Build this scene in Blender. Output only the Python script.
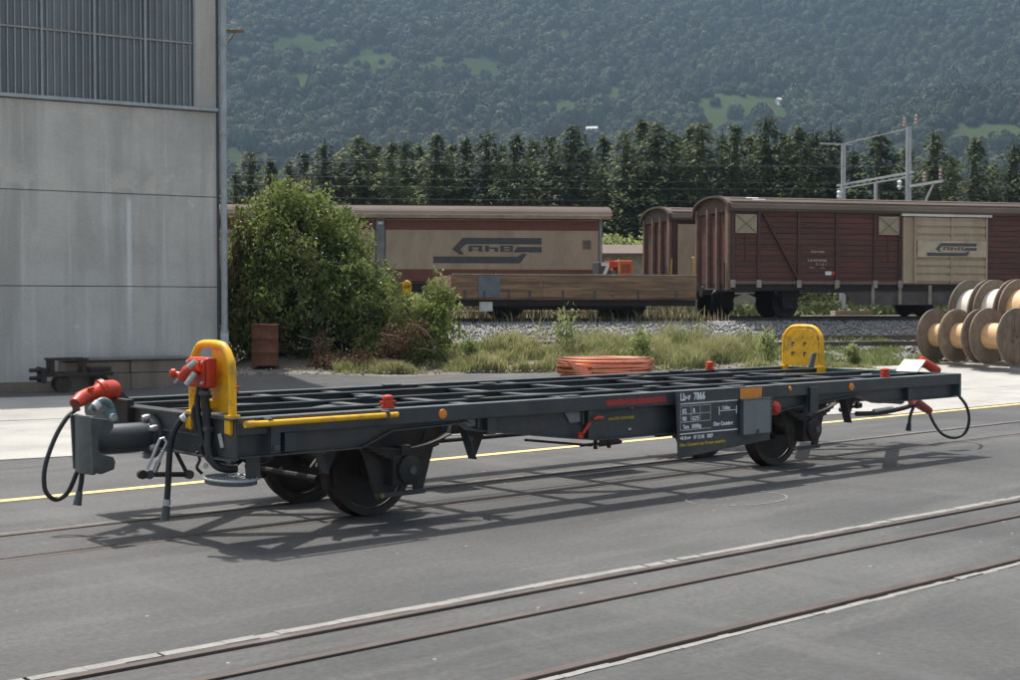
import bpy, math, random
import numpy as np
from mathutils import Vector, Matrix, noise as mnoise
random.seed(7); rng=np.random.default_rng(7)
for o in list(bpy.data.objects): bpy.data.objects.remove(o)
scene=bpy.context.scene; COL=scene.collection
# ------------------------------------------------------------------ camera
CAM_H=1.8; FPX=1351.0; YAW=math.radians(49.1); PITCH=math.atan(36/FPX)
cd=bpy.data.cameras.new('camera'); cam=bpy.data.objects.new('camera',cd); COL.objects.link(cam)
cam.location=(0,0,CAM_H); cam.rotation_euler=(math.pi/2-PITCH,0,YAW-math.pi/2)
cd.sensor_width=36; cd.lens=36*FPX/1020; cd.clip_start=.1; cd.clip_end=9000
scene.camera=cam
# ------------------------------------------------------------------ light
SUN_EL=math.radians(66.5)
w=bpy.data.worlds.new('World'); scene.world=w; w.use_nodes=True
nt=w.node_tree; bg=nt.nodes['Background']; sk=nt.nodes.new('ShaderNodeTexSky')
sk.sky_type='NISHITA'; sk.sun_disc=False; sk.sun_elevation=SUN_EL; sk.sun_rotation=0.0
sk.dust_density=5.0; sk.ozone_density=.6; hs_=nt.nodes.new('ShaderNodeHueSaturation'); hs_.inputs['Saturation'].default_value=.52; nt.links.new(sk.outputs[0],hs_.inputs['Color']); nt.links.new(hs_.outputs[0],bg.inputs[0]); bg.inputs[1].default_value=.15
sd=bpy.data.lights.new('sun','SUN'); sun=bpy.data.objects.new('sun',sd); COL.objects.link(sun)
sd.energy=4.3; sd.angle=math.radians(.55); sd.color=(1,.965,.91)
sun.rotation_euler=Vector((0,-math.cos(SUN_EL),-math.sin(SUN_EL))).to_track_quat('-Z','Y').to_euler()
sun.location=(0,30,60)
scene.view_settings.view_transform='Standard'; scene.view_settings.look='None'
scene.view_settings.exposure=.40; scene.view_settings.gamma=1
# ------------------------------------------------------------------ frames
RV=Vector((math.sin(YAW),-math.cos(YAW),0)); FV=Vector((math.cos(YAW),math.sin(YAW),0))
def RF(r,f,z=0): v=RV*r+FV*f; return Vector((v.x,v.y,z))
TV=Vector((.893,-.451,0)).normalized(); NV=Vector((.451,.893,0)).normalized()
ANG_T=math.atan2(TV.y,TV.x)
def TQ(u,q,z=0): v=TV*u+NV*q; return Vector((v.x,v.y,z))
def u_at(px,q): r=(px-510)/FPX; d=q/(.970-.2437*r); return .970*r*d+.2437*d
def smooth(a,b,x): t=min(1,max(0,(x-a)/(b-a))); return t*t*(3-2*t)
PL=([-1e4,24,28.3,30,31.4,33,34,35.3,36,48,60,1e5],[0,0,.12,.27,.45,.70,.78,1.14,1.22,1.22,1.2,1.2])
PR=([-1e4,25,29,31.8,33,33.8,34.4,35.4,36,48,60,1e5],[0,0,.1,.3,.5,.68,.78,1.14,1.22,1.22,1.2,1.2])
def gz(x,y):
    q=NV.x*x+NV.y*y; r=RV.x*x+RV.y*y; k=smooth(5,9,r)
    a=np.interp(q,*PL)*(1-k)+np.interp(q,*PR)*k
    s=smooth(-7.6,-6.0,r); 
    if q>32: s=max(s,smooth(34,37,q))
    return float(a)*s
# ------------------------------------------------------------------ materials
MATS={}
def nmat(name):
    m=bpy.data.materials.new(name); m.use_nodes=True; n=m.node_tree.nodes; l=m.node_tree.links
    return m,n,l,n['Principled BSDF']
def tnoise(n,l,vec,scale,detail=4,rough=.55,dim=None):
    t=n.new('ShaderNodeTexNoise'); t.inputs['Scale'].default_value=scale; t.inputs['Detail'].default_value=detail
    t.inputs['Roughness'].default_value=rough
    if vec is not None: l.new(vec,t.inputs['Vector'])
    return t.outputs['Fac']
def ramp(n,l,fac,stops):
    r=n.new('ShaderNodeValToRGB'); e=r.color_ramp.elements
    e[0].position=stops[0][0]; e[0].color=(*stops[0][1],1); e[1].position=stops[-1][0]; e[1].color=(*stops[-1][1],1)
    for p,c in stops[1:-1]: x=e.new(p); x.color=(*c,1)
    l.new(fac,r.inputs[0]); return r.outputs[0]
def mix(n,l,fac,a,b,mode='MIX'):
    m=n.new('ShaderNodeMix'); m.data_type='RGBA'; m.blend_type=mode
    for i,x in ((0,fac),(6,a),(7,b)):
        if isinstance(x,(float,int)): m.inputs[i].default_value=x
        elif isinstance(x,tuple): m.inputs[i].default_value=(*x,1)
        else: l.new(x,m.inputs[i])
    return m.outputs[2]
def coords(n,l,scale=(1,1,1),world=True):
    if world: g=n.new('ShaderNodeNewGeometry').outputs['Position']
    else: g=n.new('ShaderNodeTexCoord').outputs['Object']
    m=n.new('ShaderNodeMapping'); m.inputs['Scale'].default_value=scale; l.new(g,m.inputs[0]); return m.outputs[0]
def bump(n,l,b,h,strength=.3,dist=.02):
    x=n.new('ShaderNodeBump'); x.inputs['Strength'].default_value=strength; x.inputs['Distance'].default_value=dist
    l.new(h,x.inputs['Height']); l.new(x.outputs[0],b.inputs['Normal'])
def mk(name,col,rough=.6,metal=0,var=.25,scale=3,dirt=None,dirt_amt=.35,dirt_scale=2,bmp=0,stretch=(1,1,1),rnd=0):
    """simple painted / worn surface"""
    if name in MATS: return MATS[name]
    m,n,l,b=nmat(name); v=coords(n,l,stretch,False)
    c0=tuple(max(0,c*(1-var)) for c in col); c1=tuple(min(1,c*(1+var)) for c in col)
    f=tnoise(n,l,v,scale,6,.6); c=ramp(n,l,f,[(.3,c0),(.7,c1)])
    if dirt:
        f2=tnoise(n,l,v,dirt_scale,8,.7); r=ramp(n,l,f2,[(.62-dirt_amt*.5,(0,0,0)),(.72,(1,1,1))])
        c=mix(n,l,r,c,dirt)
    if rnd:
        oi=n.new('ShaderNodeObjectInfo'); c=mix(n,l,1.0,c,ramp(n,l,oi.outputs['Random'],[(0,(1-rnd,)*3),(1,(1+rnd*.5,1,1-rnd*.3))]),'MULTIPLY')
    l.new(c,b.inputs['Base Color']); b.inputs['Roughness'].default_value=rough; b.inputs['Metallic'].default_value=metal
    if bmp: bump(n,l,b,tnoise(n,l,v,scale*12,5,.6),bmp,.01)
    MATS[name]=m; return m
def foliage(name,stops,transl=.25,scale=.8,rnd=.25):
    m,n,l,b=nmat(name); v=coords(n,l); f=tnoise(n,l,v,scale,6,.7)
    c=ramp(n,l,f,stops); oi=n.new('ShaderNodeObjectInfo')
    c=mix(n,l,1.0,c,ramp(n,l,oi.outputs['Random'],[(0,(1-rnd,1-rnd,1-rnd)),(1,(1+rnd,1+rnd*.6,1))]),'MULTIPLY')
    l.new(c,b.inputs['Base Color']); b.inputs['Roughness'].default_value=.6; b.inputs['Specular IOR Level'].default_value=.12
    t=n.new('ShaderNodeBsdfTranslucent'); l.new(c,t.inputs[0]); ms=n.new('ShaderNodeMixShader'); ms.inputs[0].default_value=transl
    l.new(b.outputs[0],ms.inputs[1]); l.new(t.outputs[0],ms.inputs[2]); l.new(ms.outputs[0],n['Material Output'].inputs[0])
    MATS[name]=m; return m

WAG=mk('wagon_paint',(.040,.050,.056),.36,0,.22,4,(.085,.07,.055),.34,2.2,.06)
WAG_SUNLIT=mk('wagon_paint_sunlit',(.10,.112,.115),.4,0,.2,4,(.16,.15,.13),.3,3)  # same wagon paint made lighter: sunlight on the deck tops put into the colour
WAGD=mk('wagon_underframe',(.020,.020,.020),.65,0,.35,6,(.055,.035,.022),.45,4,.15)
GREY=mk('coupler_grey',(.085,.098,.098),.5,0,.2,5,(.06,.045,.035),.3,6,.1)
WHEEL=mk('wheel_steel',(.034,.030,.028),.6,.2,.3,8,(.07,.035,.02),.3,7,.1)
YEL=mk('yellow_paint',(.90,.47,.012),.42,0,.12,5,(.38,.20,.035),.2,6,.08)
RED=mk('red_paint',(.58,.045,.014),.42,0,.2,8,(.20,.03,.02),.25,7,.08)
ORG=mk('orange_reflector',(.78,.27,.03),.3,0,.1,20)
RUB=mk('rubber',(.02,.021,.022),.5,0,.2,8)
CHR=mk('zinc_steel',(.5,.5,.48),.35,.6,.15,10)
WHITE=mk('white_paint',(.72,.73,.72),.5,0,.05,10)
BEI=mk('beige_wagon_paint',(.42,.33,.225),.7,0,.10,1.5,(.30,.22,.15),.22,1.2,0,(1,1,.35))
BRN=mk('brown_board',(.125,.043,.030),.8,0,.35,1.3,(.062,.042,.038),.5,.8,.2,(.5,1,4))
BRND=mk('brown_frame',(.10,.045,.04),.75,0,.2,3,(.06,.04,.035),.3,3)
REDB=mk('red_brown_stripe',(.17,.065,.045),.7,0,.15,3)
ROOF=mk('wagon_roof',(.078,.055,.040),.85,0,.2,1.2,(.11,.085,.062),.3,.9,.1,(.35,1,1))
BLK=mk('logo_black',(.075,.075,.075),.6,0,.2,6)
DARK=mk('running_gear',(.016,.015,.014),.8,0,.4,4,(.03,.022,.017),.4,3)
WOODW=mk('weathered_board',(.27,.165,.095),.8,0,.4,2,(.10,.07,.05),.4,3,.3,(.4,1,5))
GALV=mk('galvanised_steel',(.40,.42,.42),.45,.35,.15,4)
RUST=mk('rust',(.17,.06,.03),.85,0,.35,5,(.08,.035,.02),.4,6,.3)
COPPER=mk('copper_pipe',(.84,.34,.20),.28,.95,.15,9,(.35,.12,.07),.2,9)
SPOOLW=mk('spool_wood',(.235,.20,.155),.8,0,.3,4,(.16,.12,.09),.4,3,.3,(1,1,1),.3)
CABLEW=mk('wrapped_cable',(.70,.66,.56),.6,0,.1,6)
CABLEC=mk('copper_cable_wrap',(.66,.42,.22),.5,0,.12,6)
BARK=mk('bark',(.12,.085,.06),.9,0,.3,5,None,0,1,.4)
STONE=mk('ballast_stone',(.27,.262,.25),.85,0,.3,2.5)
SLEEP=mk('sleeper_wood',(.30,.25,.18),.9,0,.3,3)
ORP=mk('orange_machine_paint',(.60,.13,.03),.5,0,.15,4)

def wall_marks(n,l,c,streak):
    # lime bloom along the bottom of the upper panels and one long run-off streak, in the wall's own coordinates
    tc=n.new('ShaderNodeTexCoord').outputs['Object']; sp=n.new('ShaderNodeSeparateXYZ'); l.new(tc,sp.inputs[0])
    def mr(src,a,b,c_,d,clamp=True):
        m=n.new('ShaderNodeMapRange'); l.new(src,m.inputs[0])
        for i,x in enumerate((a,b,c_,d)): m.inputs[i+1].default_value=x
        return m.outputs[0]
    def mul(a,b):
        m=n.new('ShaderNodeMath'); m.operation='MULTIPLY'
        for i,x in enumerate((a,b)):
            if isinstance(x,float): m.inputs[i].default_value=x
            else: l.new(x,m.inputs[i])
        return m.outputs[0]
    f=tnoise(n,l,tc,1.9,9,.62); bl=ramp(n,l,f,[(.50,(0,0,0)),(.54,(1,1,1))])
    zm=mul(mr(sp.outputs['Z'],4.20,4.22,0,1),mr(sp.outputs['Z'],4.45,5.0,1,0)); c=mix(n,l,mul(mul(bl,zm),.6),c,(.66,.62,.54))
    nz=tnoise(n,l,tc,3,4,.6); xx=n.new('ShaderNodeMath'); xx.operation='MULTIPLY_ADD'; l.new(nz,xx.inputs[0]); xx.inputs[1].default_value=.06; l.new(sp.outputs['X'],xx.inputs[2])
    d=n.new('ShaderNodeMath'); d.operation='ADD'; l.new(xx.outputs[0],d.inputs[0]); d.inputs[1].default_value=1.96
    ab=n.new('ShaderNodeMath'); ab.operation='ABSOLUTE'; l.new(d.outputs[0],ab.inputs[0])
    st=mul(mul(mr(ab.outputs[0],.02,.075,1,0),mr(sp.outputs['Z'],4.19,4.0,0,1)),mr(sp.outputs['Z'],.3,2.2,0,1)); c=mix(n,l,mul(st,.75),c,(.80,.82,.80))
    return c
def concrete(name,base,stain,streak,drip=True,scale=.5):
    m,n,l,b=nmat(name); v=coords(n,l,(1,1,1)); 
    c=ramp(n,l,tnoise(n,l,v,scale,8,.65),[(.3,tuple(x*.76 for x in base)),(.5,base),(.7,tuple(x*1.15 for x in base))])
    if drip:
        vs=coords(n,l,(1.6,1.6,.12)); f=tnoise(n,l,vs,1.3,6,.6)
        c=mix(n,l,ramp(n,l,f,[(.46,(0,0,0)),(.66,(.8,.8,.8))]),c,stain)
        vs2=coords(n,l,(2.4,2.4,.10)); f=tnoise(n,l,vs2,1.7,5,.55)
        c=mix(n,l,ramp(n,l,f,[(.61,(0,0,0)),(.74,(.6,.6,.6))]),c,streak)
        f=tnoise(n,l,v,1.1,10,.75)
        c=mix(n,l,ramp(n,l,f,[(.64,(0,0,0)),(.67,(.6,.6,.6))]),c,streak)
        if name=='wall_concrete': c=wall_marks(n,l,c,streak)
    f=tnoise(n,l,v,35,6,.7); c=mix(n,l,.35,c,ramp(n,l,f,[(.3,(.6,.6,.6)),(.7,(1.25,1.25,1.25))]),'MULTIPLY')
    l.new(c,b.inputs['Base Color']); b.inputs['Roughness'].default_value=.9; bump(n,l,b,f,.25,.01); MATS[name]=m; return m
CONW=concrete('wall_concrete',(.58,.555,.495),(.42,.40,.355),(.78,.77,.72))
CONB=concrete('plinth_concrete',(.27,.215,.165),(.16,.13,.10),(.33,.29,.23))
CONY=concrete('yard_concrete',(.37,.355,.325),(.3,.3,.28),(.5,.5,.48),False,.8)
CONE=concrete('kerb_concrete',(.25,.24,.22),(.3,.3,.28),(.5,.5,.48),False,6)
def asphalt():
    m,n,l,b=nmat('asphalt'); v=coords(n,l)
    c=ramp(n,l,tnoise(n,l,v,.28,8,.62),[(.3,(.044,.044,.0433)),(.5,(.070,.0697,.068)),(.72,(.107,.106,.103))])
    vs=coords(n,l,(.22,1.6,1)); f=tnoise(n,l,vs,1.2,7,.65)
    c=mix(n,l,ramp(n,l,f,[(.50,(0,0,0)),(.70,(.75,.75,.75))]),c,(.112,.111,.107))
    vs=coords(n,l,(.5,2.4,1)); f=tnoise(n,l,vs,.9,5,.6)
    c=mix(n,l,ramp(n,l,f,[(.54,(0,0,0)),(.68,(.7,.7,.7))]),c,(.050,.050,.050))
    f=tnoise(n,l,v,2.6,10,.8); c=mix(n,l,ramp(n,l,f,[(.64,(0,0,0)),(.72,(.5,.5,.5))]),c,(.27,.265,.25))
    # pale grit specks
    vo=n.new('ShaderNodeTexVoronoi'); vo.inputs['Scale'].default_value=3.1; l.new(v,vo.inputs['Vector'])
    c=mix(n,l,ramp(n,l,vo.outputs['Distance'],[(.022,(.8,.8,.8)),(.045,(0,0,0))]),c,(.45,.44,.42))
    g2=tnoise(n,l,v,22,8,.75); c=mix(n,l,.6,c,ramp(n,l,g2,[(.34,(.52,.52,.52)),(.66,(1.5,1.49,1.47))]),'MULTIPLY')
    vd=coords(n,l,(.9,.14,1)); f=tnoise(n,l,vd,1.0,6,.7); c=mix(n,l,ramp(n,l,f,[(.55,(0,0,0)),(.70,(.5,.5,.5))]),c,(.125,.123,.118))
    g=tnoise(n,l,v,170,3,.8); c=mix(n,l,.55,c,ramp(n,l,g,[(.3,(.55,.55,.55)),(.7,(1.45,1.45,1.45))]),'MULTIPLY')
    # cracks
    vc=n.new('ShaderNodeTexVoronoi'); vc.feature='DISTANCE_TO_EDGE'; vc.inputs['Scale'].default_value=.22
    wv=n.new('ShaderNodeMix'); wv.data_type='VECTOR'; wv.inputs[0].default_value=.12; l.new(v,wv.inputs[4])
    nn=n.new('ShaderNodeTexNoise'); nn.inputs['Scale'].default_value=1.5; l.new(v,nn.inputs['Vector']); 
    ad=n.new('ShaderNodeVectorMath'); ad.operation='MULTIPLY_ADD'; l.new(nn.outputs['Color'],ad.inputs[0]); ad.inputs[1].default_value=(1.2,1.2,0); l.new(v,ad.inputs[2]); l.new(ad.outputs[0],vc.inputs['Vector'])
    c=mix(n,l,ramp(n,l,vc.outputs['Distance'],[(.001,(.5,.5,.5)),(.003,(0,0,0))]),c,(.06,.06,.06))
    l.new(c,b.inputs['Base Color']); b.inputs['Roughness'].default_value=.82
    bump(n,l,b,g,.35,.006); MATS['asphalt']=m; return m
ASP=asphalt()
def earth():
    m,n,l,b=nmat('earth_and_gravel'); v=coords(n,l)
    c=ramp(n,l,tnoise(n,l,v,.6,9,.7),[(.3,(.13,.11,.08)),(.5,(.20,.175,.135)),(.7,(.30,.275,.23))])
    f=tnoise(n,l,v,14,6,.7); c=mix(n,l,.6,c,ramp(n,l,f,[(.3,(.5,.5,.5)),(.7,(1.4,1.4,1.4))]),'MULTIPLY')
    l.new(c,b.inputs['Base Color']); b.inputs['Roughness'].default_value=.95; bump(n,l,b,f,.5,.05); return m
EARTH=earth()
def ballast_mat():
    m,n,l,b=nmat('ballast'); v=coords(n,l); vo=n.new('ShaderNodeTexVoronoi'); vo.inputs['Scale'].default_value=13; l.new(v,vo.inputs['Vector'])
    c=mix(n,l,.75,(.30,.295,.285),vo.outputs['Color'],'MULTIPLY'); c=mix(n,l,.62,c,(.30,.295,.285))
    l.new(c,b.inputs['Base Color']); b.inputs['Roughness'].default_value=.9; bump(n,l,b,vo.outputs['Distance'],.8,.05); return m
BALL=ballast_mat()
def hillmat():
    m,n,l,b=nmat('meadow_and_woodland_floor'); v=coords(n,l)
    c=ramp(n,l,tnoise(n,l,v,.012,8,.6),[(.35,(.030,.044,.015)),(.65,(.050,.066,.022))]); b.inputs['Specular IOR Level'].default_value=0
    l.new(c,b.inputs['Base Color']); b.inputs['Roughness'].default_value=1; return m
HILL=hillmat()
def railmat():
    m,n,l,b=nmat('rail_steel'); v=coords(n,l,(.5,1,1)); c=ramp(n,l,tnoise(n,l,v,3,7,.7),[(.3,(.062,.046,.038)),(.6,(.115,.088,.074)),(.75,(.22,.20,.185))])
    l.new(c,b.inputs['Base Color']); b.inputs['Roughness'].default_value=.55; b.inputs['Metallic'].default_value=.25; return m
RAIL=railmat()
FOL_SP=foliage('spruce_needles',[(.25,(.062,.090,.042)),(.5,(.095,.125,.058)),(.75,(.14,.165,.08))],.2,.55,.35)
FOL_B=foliage('vine_leaves',[(.28,(.09,.13,.035)),(.5,(.19,.24,.07)),(.72,(.36,.38,.16))],.45,1.6,.1)
FOL_W=foliage('far_canopy',[(.3,(.010,.022,.010)),(.5,(.022,.038,.016)),(.72,(.050,.070,.028))],.0,.016,.5)
GR1=foliage('green_grass',[(.3,(.15,.20,.07)),(.5,(.28,.33,.13)),(.7,(.45,.46,.24))],.5,1.3,.1)
GR2=foliage('dry_grass',[(.3,(.34,.27,.15)),(.5,(.48,.41,.24)),(.7,(.60,.53,.34))],.3,2,.1)
FOL_Y=foliage('pale_vine_leaves',[(.3,(.20,.24,.07)),(.5,(.32,.36,.13)),(.7,(.45,.46,.24))],.45,2,.1)
DEAD=foliage('dead_leaves',[(.3,(.10,.06,.035)),(.5,(.20,.12,.065)),(.7,(.34,.24,.14))],.2,2,.1)
FLOW=mk('pale_flower',(.8,.78,.72),.6)

# ------------------------------------------------------------------ mesh builder
class M:
    def __init__(s): s.v=[]; s.f=[]
    def add(s,vs,fs):
        k=len(s.v); s.v+= [tuple(p) for p in vs]; s.f+=[tuple(i+k for i in f) for f in fs]; return s
    def box(s,x0,x1,y0,y1,z0,z1):
        return s.add([(x0,y0,z0),(x1,y0,z0),(x1,y1,z0),(x0,y1,z0),(x0,y0,z1),(x1,y0,z1),(x1,y1,z1),(x0,y1,z1)],
          [(0,3,2,1),(4,5,6,7),(0,1,5,4),(1,2,6,5),(2,3,7,6),(3,0,4,7)])
    def beam(s,a,b,w,h,up=(0,0,1)):
        a=Vector(a); b=Vector(b); d=(b-a).normalized(); up=Vector(up)
        if abs(d.dot(up))>.98: up=Vector((1,0,0))
        sx=d.cross(up).normalized()*w/2; sz=sx.cross(d).normalized()*h/2
        vs=[p+i*sx+j*sz for p in (a,b) for i,j in ((-1,-1),(1,-1),(1,1),(-1,1))]
        return s.add(vs,[(0,1,2,3),(7,6,5,4),(0,4,5,1),(1,5,6,2),(2,6,7,3),(3,7,4,0)])
    def prism(s,poly,axis,a,b):
        """poly of 2-D points extruded along axis ('x','y','z') from a to b"""
        n=len(poly)
        def P(p,t): return {'x':(t,p[0],p[1]),'y':(p[0],t,p[1]),'z':(p[0],p[1],t)}[axis]
        vs=[P(p,a) for p in poly]+[P(p,b) for p in poly]
        return s.add(vs,[tuple(range(n)),tuple(range(2*n-1,n-1,-1))]+[(i,i+n,(i+1)%n+n,(i+1)%n) for i in range(n)])
    def tube(s,pts,r,n=10,cap=True):
        pts=[Vector(p) for p in pts]; k=len(s.v); N=len(pts); ref=None
        for i,p in enumerate(pts):
            d=(pts[min(i+1,N-1)]-pts[max(i-1,0)]).normalized()
            if ref is None: ref=Vector((0,0,1)) if abs(d.z)<.9 else Vector((1,0,0))
            a=(ref-d*ref.dot(d)).normalized(); ref=a; b=d.cross(a); rr=r[i] if isinstance(r,(list,tuple)) else r
            for j in range(n):
                t=2*math.pi*j/n; s.v.append(tuple(p+a*math.cos(t)*rr+b*math.sin(t)*rr))
        for i in range(N-1):
            for j in range(n):
                s.f.append((k+i*n+j,k+i*n+(j+1)%n,k+(i+1)*n+(j+1)%n,k+(i+1)*n+j))
        if cap: s.f.append(tuple(k+j for j in range(n-1,-1,-1))); s.f.append(tuple(k+(N-1)*n+j for j in range(n)))
        return s
    def lathe(s,prof,c,axis='y',n=32,a=None,cap=True):
        """prof: (radius, offset along axis)"""
        c=Vector(c)
        if a is None: a={'x':Vector((1,0,0)),'y':Vector((0,1,0)),'z':Vector((0,0,1))}[axis]
        e=(Vector((0,0,1)) if abs(a.z)<.9 else Vector((1,0,0))).cross(a).normalized(); g=a.cross(e); k=len(s.v)
        for r,o in prof:
            for j in range(n):
                t=2*math.pi*j/n; s.v.append(tuple(c+a*o+e*r*math.cos(t)+g*r*math.sin(t)))
        for i in range(len(prof)-1):
            for j in range(n): s.f.append((k+i*n+j,k+(i+1)*n+j,k+(i+1)*n+(j+1)%n,k+i*n+(j+1)%n))
        if cap: s.f.append(tuple(k+j for j in range(n))); s.f.append(tuple(k+(len(prof)-1)*n+j for j in range(n-1,-1,-1)))
        return s
    def rot(s,cx=9.79,cy=10.0):
        s.v=[(2*cx-x,2*cy-y,z) for x,y,z in s.v]; return s
    def build(s,name,mat,parent=None,origin=None,smooth=False,bevel=0):
        me=bpy.data.meshes.new(name)
        if origin is not None:
            ox,oy,oz=origin; s.v=[(x-ox,y-oy,z-oz) for x,y,z in s.v]
        me.from_pydata(s.v,[],s.f); me.materials.append(mat); me.validate()
        import bmesh
        bm=bmesh.new(); bm.from_mesh(me); bmesh.ops.recalc_face_normals(bm,faces=bm.faces); bm.to_mesh(me); bm.free()
        o=bpy.data.objects.new(name,me); COL.objects.link(o)
        if smooth:
            me.polygons.foreach_set('use_smooth',[True]*len(me.polygons)); 
            try: me.set_sharp_from_angle(angle=math.radians(38))
            except Exception: pass
        if bevel:
            b=o.modifiers.new('bevel','BEVEL'); b.width=bevel; b.segments=2; b.limit_method='ANGLE'; b.angle_limit=math.radians(40)
        if parent is not None: o.parent=parent
        return o
def curve(pts,n=8):
    """catmull-rom"""
    P=[Vector(p) for p in pts]; P=[P[0]*2-P[1]]+P+[P[-1]*2-P[-2]]; out=[]
    for i in range(1,len(P)-2):
        a,b,c,d=P[i-1:i+3]
        for k in range(n):
            t=k/n; out.append(.5*((2*b)+(c-a)*t+(2*a-5*b+4*c-d)*t*t+(3*b-a-3*c+d)*t**3))
    out.append(P[-2]); return out
def thing(name,label,cat,loc=(0,0,0),rz=0,group=None):
    o=bpy.data.objects.new(name,None); COL.objects.link(o); o.location=loc; o.rotation_euler=(0,0,rz); o.empty_display_size=.2
    o['label']=label; o['category']=cat
    if group: o['group']=group
    return o
def tag(o,label,cat,group=None): 
    o['label']=label; o['category']=cat
    if group: o['group']=group
    return o
def struct(o,label=None): o['kind']='structure'; return o
def stuff(o): o['kind']='stuff'; return o
def dup(root,loc,rz=None,label=None,scale=None):
    r=root.copy(); COL.objects.link(r); r.location=loc
    if rz is not None: r.rotation_euler=(0,0,rz)
    if scale is not None: r.scale=scale
    if label: r['label']=label
    for ch in list(root.children):
        c=ch.copy(); COL.objects.link(c); c.parent=r
        for g in list(ch.children):
            d=g.copy(); COL.objects.link(d); d.parent=c
    return r
def tris_obj(name,V,F,mat,parent=None):
    """numpy arrays -> mesh object"""
    me=bpy.data.meshes.new(name); n=len(V); k=F.shape[1]
    me.vertices.add(n); me.vertices.foreach_set('co',np.asarray(V,np.float32).ravel())
    me.loops.add(F.size); me.loops.foreach_set('vertex_index',F.astype(np.int32).ravel())
    me.polygons.add(len(F)); me.polygons.foreach_set('loop_start',np.arange(0,F.size,k,dtype=np.int32))
    me.update(calc_edges=True); me.materials.append(mat)
    o=bpy.data.objects.new(name,me); COL.objects.link(o)
    if parent is not None: o.parent=parent
    return o
def text_obj(s,size,mat,parent,loc,rz=0,bold=0,sx=1,name='lettering',align='LEFT'):
    cu=bpy.data.curves.new('t','FONT'); cu.body=s; cu.size=size; cu.extrude=.0015; cu.offset=bold; cu.align_x=align; cu.space_character=1.05
    t=bpy.data.objects.new('t',cu); COL.objects.link(t); dg=bpy.context.evaluated_depsgraph_get()
    me=bpy.data.meshes.new_from_object(t.evaluated_get(dg)); bpy.data.objects.remove(t)
    me.materials.clear(); me.materials.append(mat)
    # text plane XY -> X right, Z up, facing -Y
    me.transform(Matrix(((sx,0,0,0),(0,0,-1,0),(0,1,0,0),(0,0,0,1))))
    o=bpy.data.objects.new(name,me); COL.objects.link(o); o.parent=parent; o.location=loc; o.rotation_euler=(0,0,rz); return o

# ================================================================== SETTING
# ---- ground sheet following the rise to the railway
def grid(name,us,qs,zf,mat,zo=0):
    V=[];F=[]
    for q in qs:
        for u in us:
            p=TQ(u,q); V.append((p.x,p.y,zf(p.x,p.y)+zo))
    n=len(us)
    for j in range(len(qs)-1):
        for i in range(n-1): a=j*n+i; F.append((a,a+1,a+n+1,a+n))
    return tris_obj(name,np.array(V),np.array(F),mat)
us=[-3000,-800,-200,-80]+[-40+1.0*i for i in range(0,101)]+[90,200,800,3000]
qs=[-2000,-300,-40,0,10,18,22,24,25,26]+[27+.4*i for i in range(0,30)]+[40,44,48,60,120,300,900,3000]
def gzfar(x,y):
    return gz(x,y)
g=grid('ground',us,qs,gzfar,EARTH,-.05); struct(g)
# ---- asphalt in strips between the rail grooves (they run along X)
def strip(name,y0,y1,mat,z0=-.075,z1=0.,x0=-60,x1=31): 
    o=M().box(x0,x1,y0,y1,z0,z1).build(name,mat); return struct(o)
RAILS=[('C',4.81,4.88),('B',5.80,5.865),('A',6.26,6.33),('n',9.42,9.49),('f',10.47,10.54)]
asph=[(-60,4.70),(4.88,5.76),(5.865,6.205),(6.42,9.42),(9.535,10.425),(10.575,12.24)]
for a,b in asph: strip('asphalt',a,b,ASP)
for _,a,b in RAILS:
    o=M().box(-60,31,a,b,-.08,.004).build('rail',RAIL,bevel=.006); struct(o)
kg=M()
def broken(y0,y1,seed):
    r=random.Random(seed); x=-20
    m=M()
    while x<31:
        L=r.uniform(.05,.22); j0=r.uniform(-.003,.009); j1=r.uniform(-.010,.006)
        m.box(x,x+L+(.0 if r.random()<.9 else -.02),y0+j0,y1+j1,-.07,.001+r.uniform(0,.004)); x+=L
    return m
struct(broken(6.335,6.418,1).build('concrete_edging_and_sheen',CONE)); struct(broken(4.702,4.755,2).build('concrete_edging_and_sheen',CONE)); struct(broken(10.542,10.575,4).build('concrete_edging_and_sheen',CONE))  # last strip: far rail's sheen put in as pale colour; the others are concrete
# ---- asphalt beyond the yellow line up to the grass, following the rise
def edge_q(u): return 29.7+.25*math.sin(u*.9)+.18*math.sin(u*2.3+1)+(1.2 if u>22 else 0)
V=[];F=[]; nx=140; rows=26
xs=[-60+i*.65 for i in range(nx)]
for i,x in enumerate(xs):
    y0=12.24
    ymax=max(y0+.3,(edge_q(x*TV.x-.451*25)-NV.x*x)/NV.y)
    for j in range(rows):
        y=y0+(ymax-y0)*j/(rows-1); V.append((x,y,gz(x,y)-.001 if j else 0.0))
for i in range(nx-1):
    for j in range(rows-1):
        a=i*rows+j; F.append((a,a+rows,a+rows+1,a+1))
far_asph=tris_obj('asphalt',np.array(V),np.array(F),ASP); struct(far_asph)
# yellow line (painted, worn)
def linemat():
    m,n,l,b=nmat('yellow_line_paint'); v=coords(n,l); f=tnoise(n,l,v,9,8,.75)
    c=mix(n,l,ramp(n,l,f,[(.56,(0,0,0)),(.68,(.6,.6,.6))]),(.80,.56,.22),(.35,.31,.25)); l.new(c,b.inputs['Base Color']); b.inputs['Roughness'].default_value=.7; return m
LINE=linemat()
o=M()
for i in range(0,90): 
    x=-20+i*.5; z=.005
    o.add([(x,12.25,z),(x+.5,12.25,z),(x+.5,12.40,z+gz(x+.5,12.4)),(x,12.40,z+gz(x,12.4))],[(0,1,2,3)])
struct(o.build('painted_line',LINE))
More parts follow.
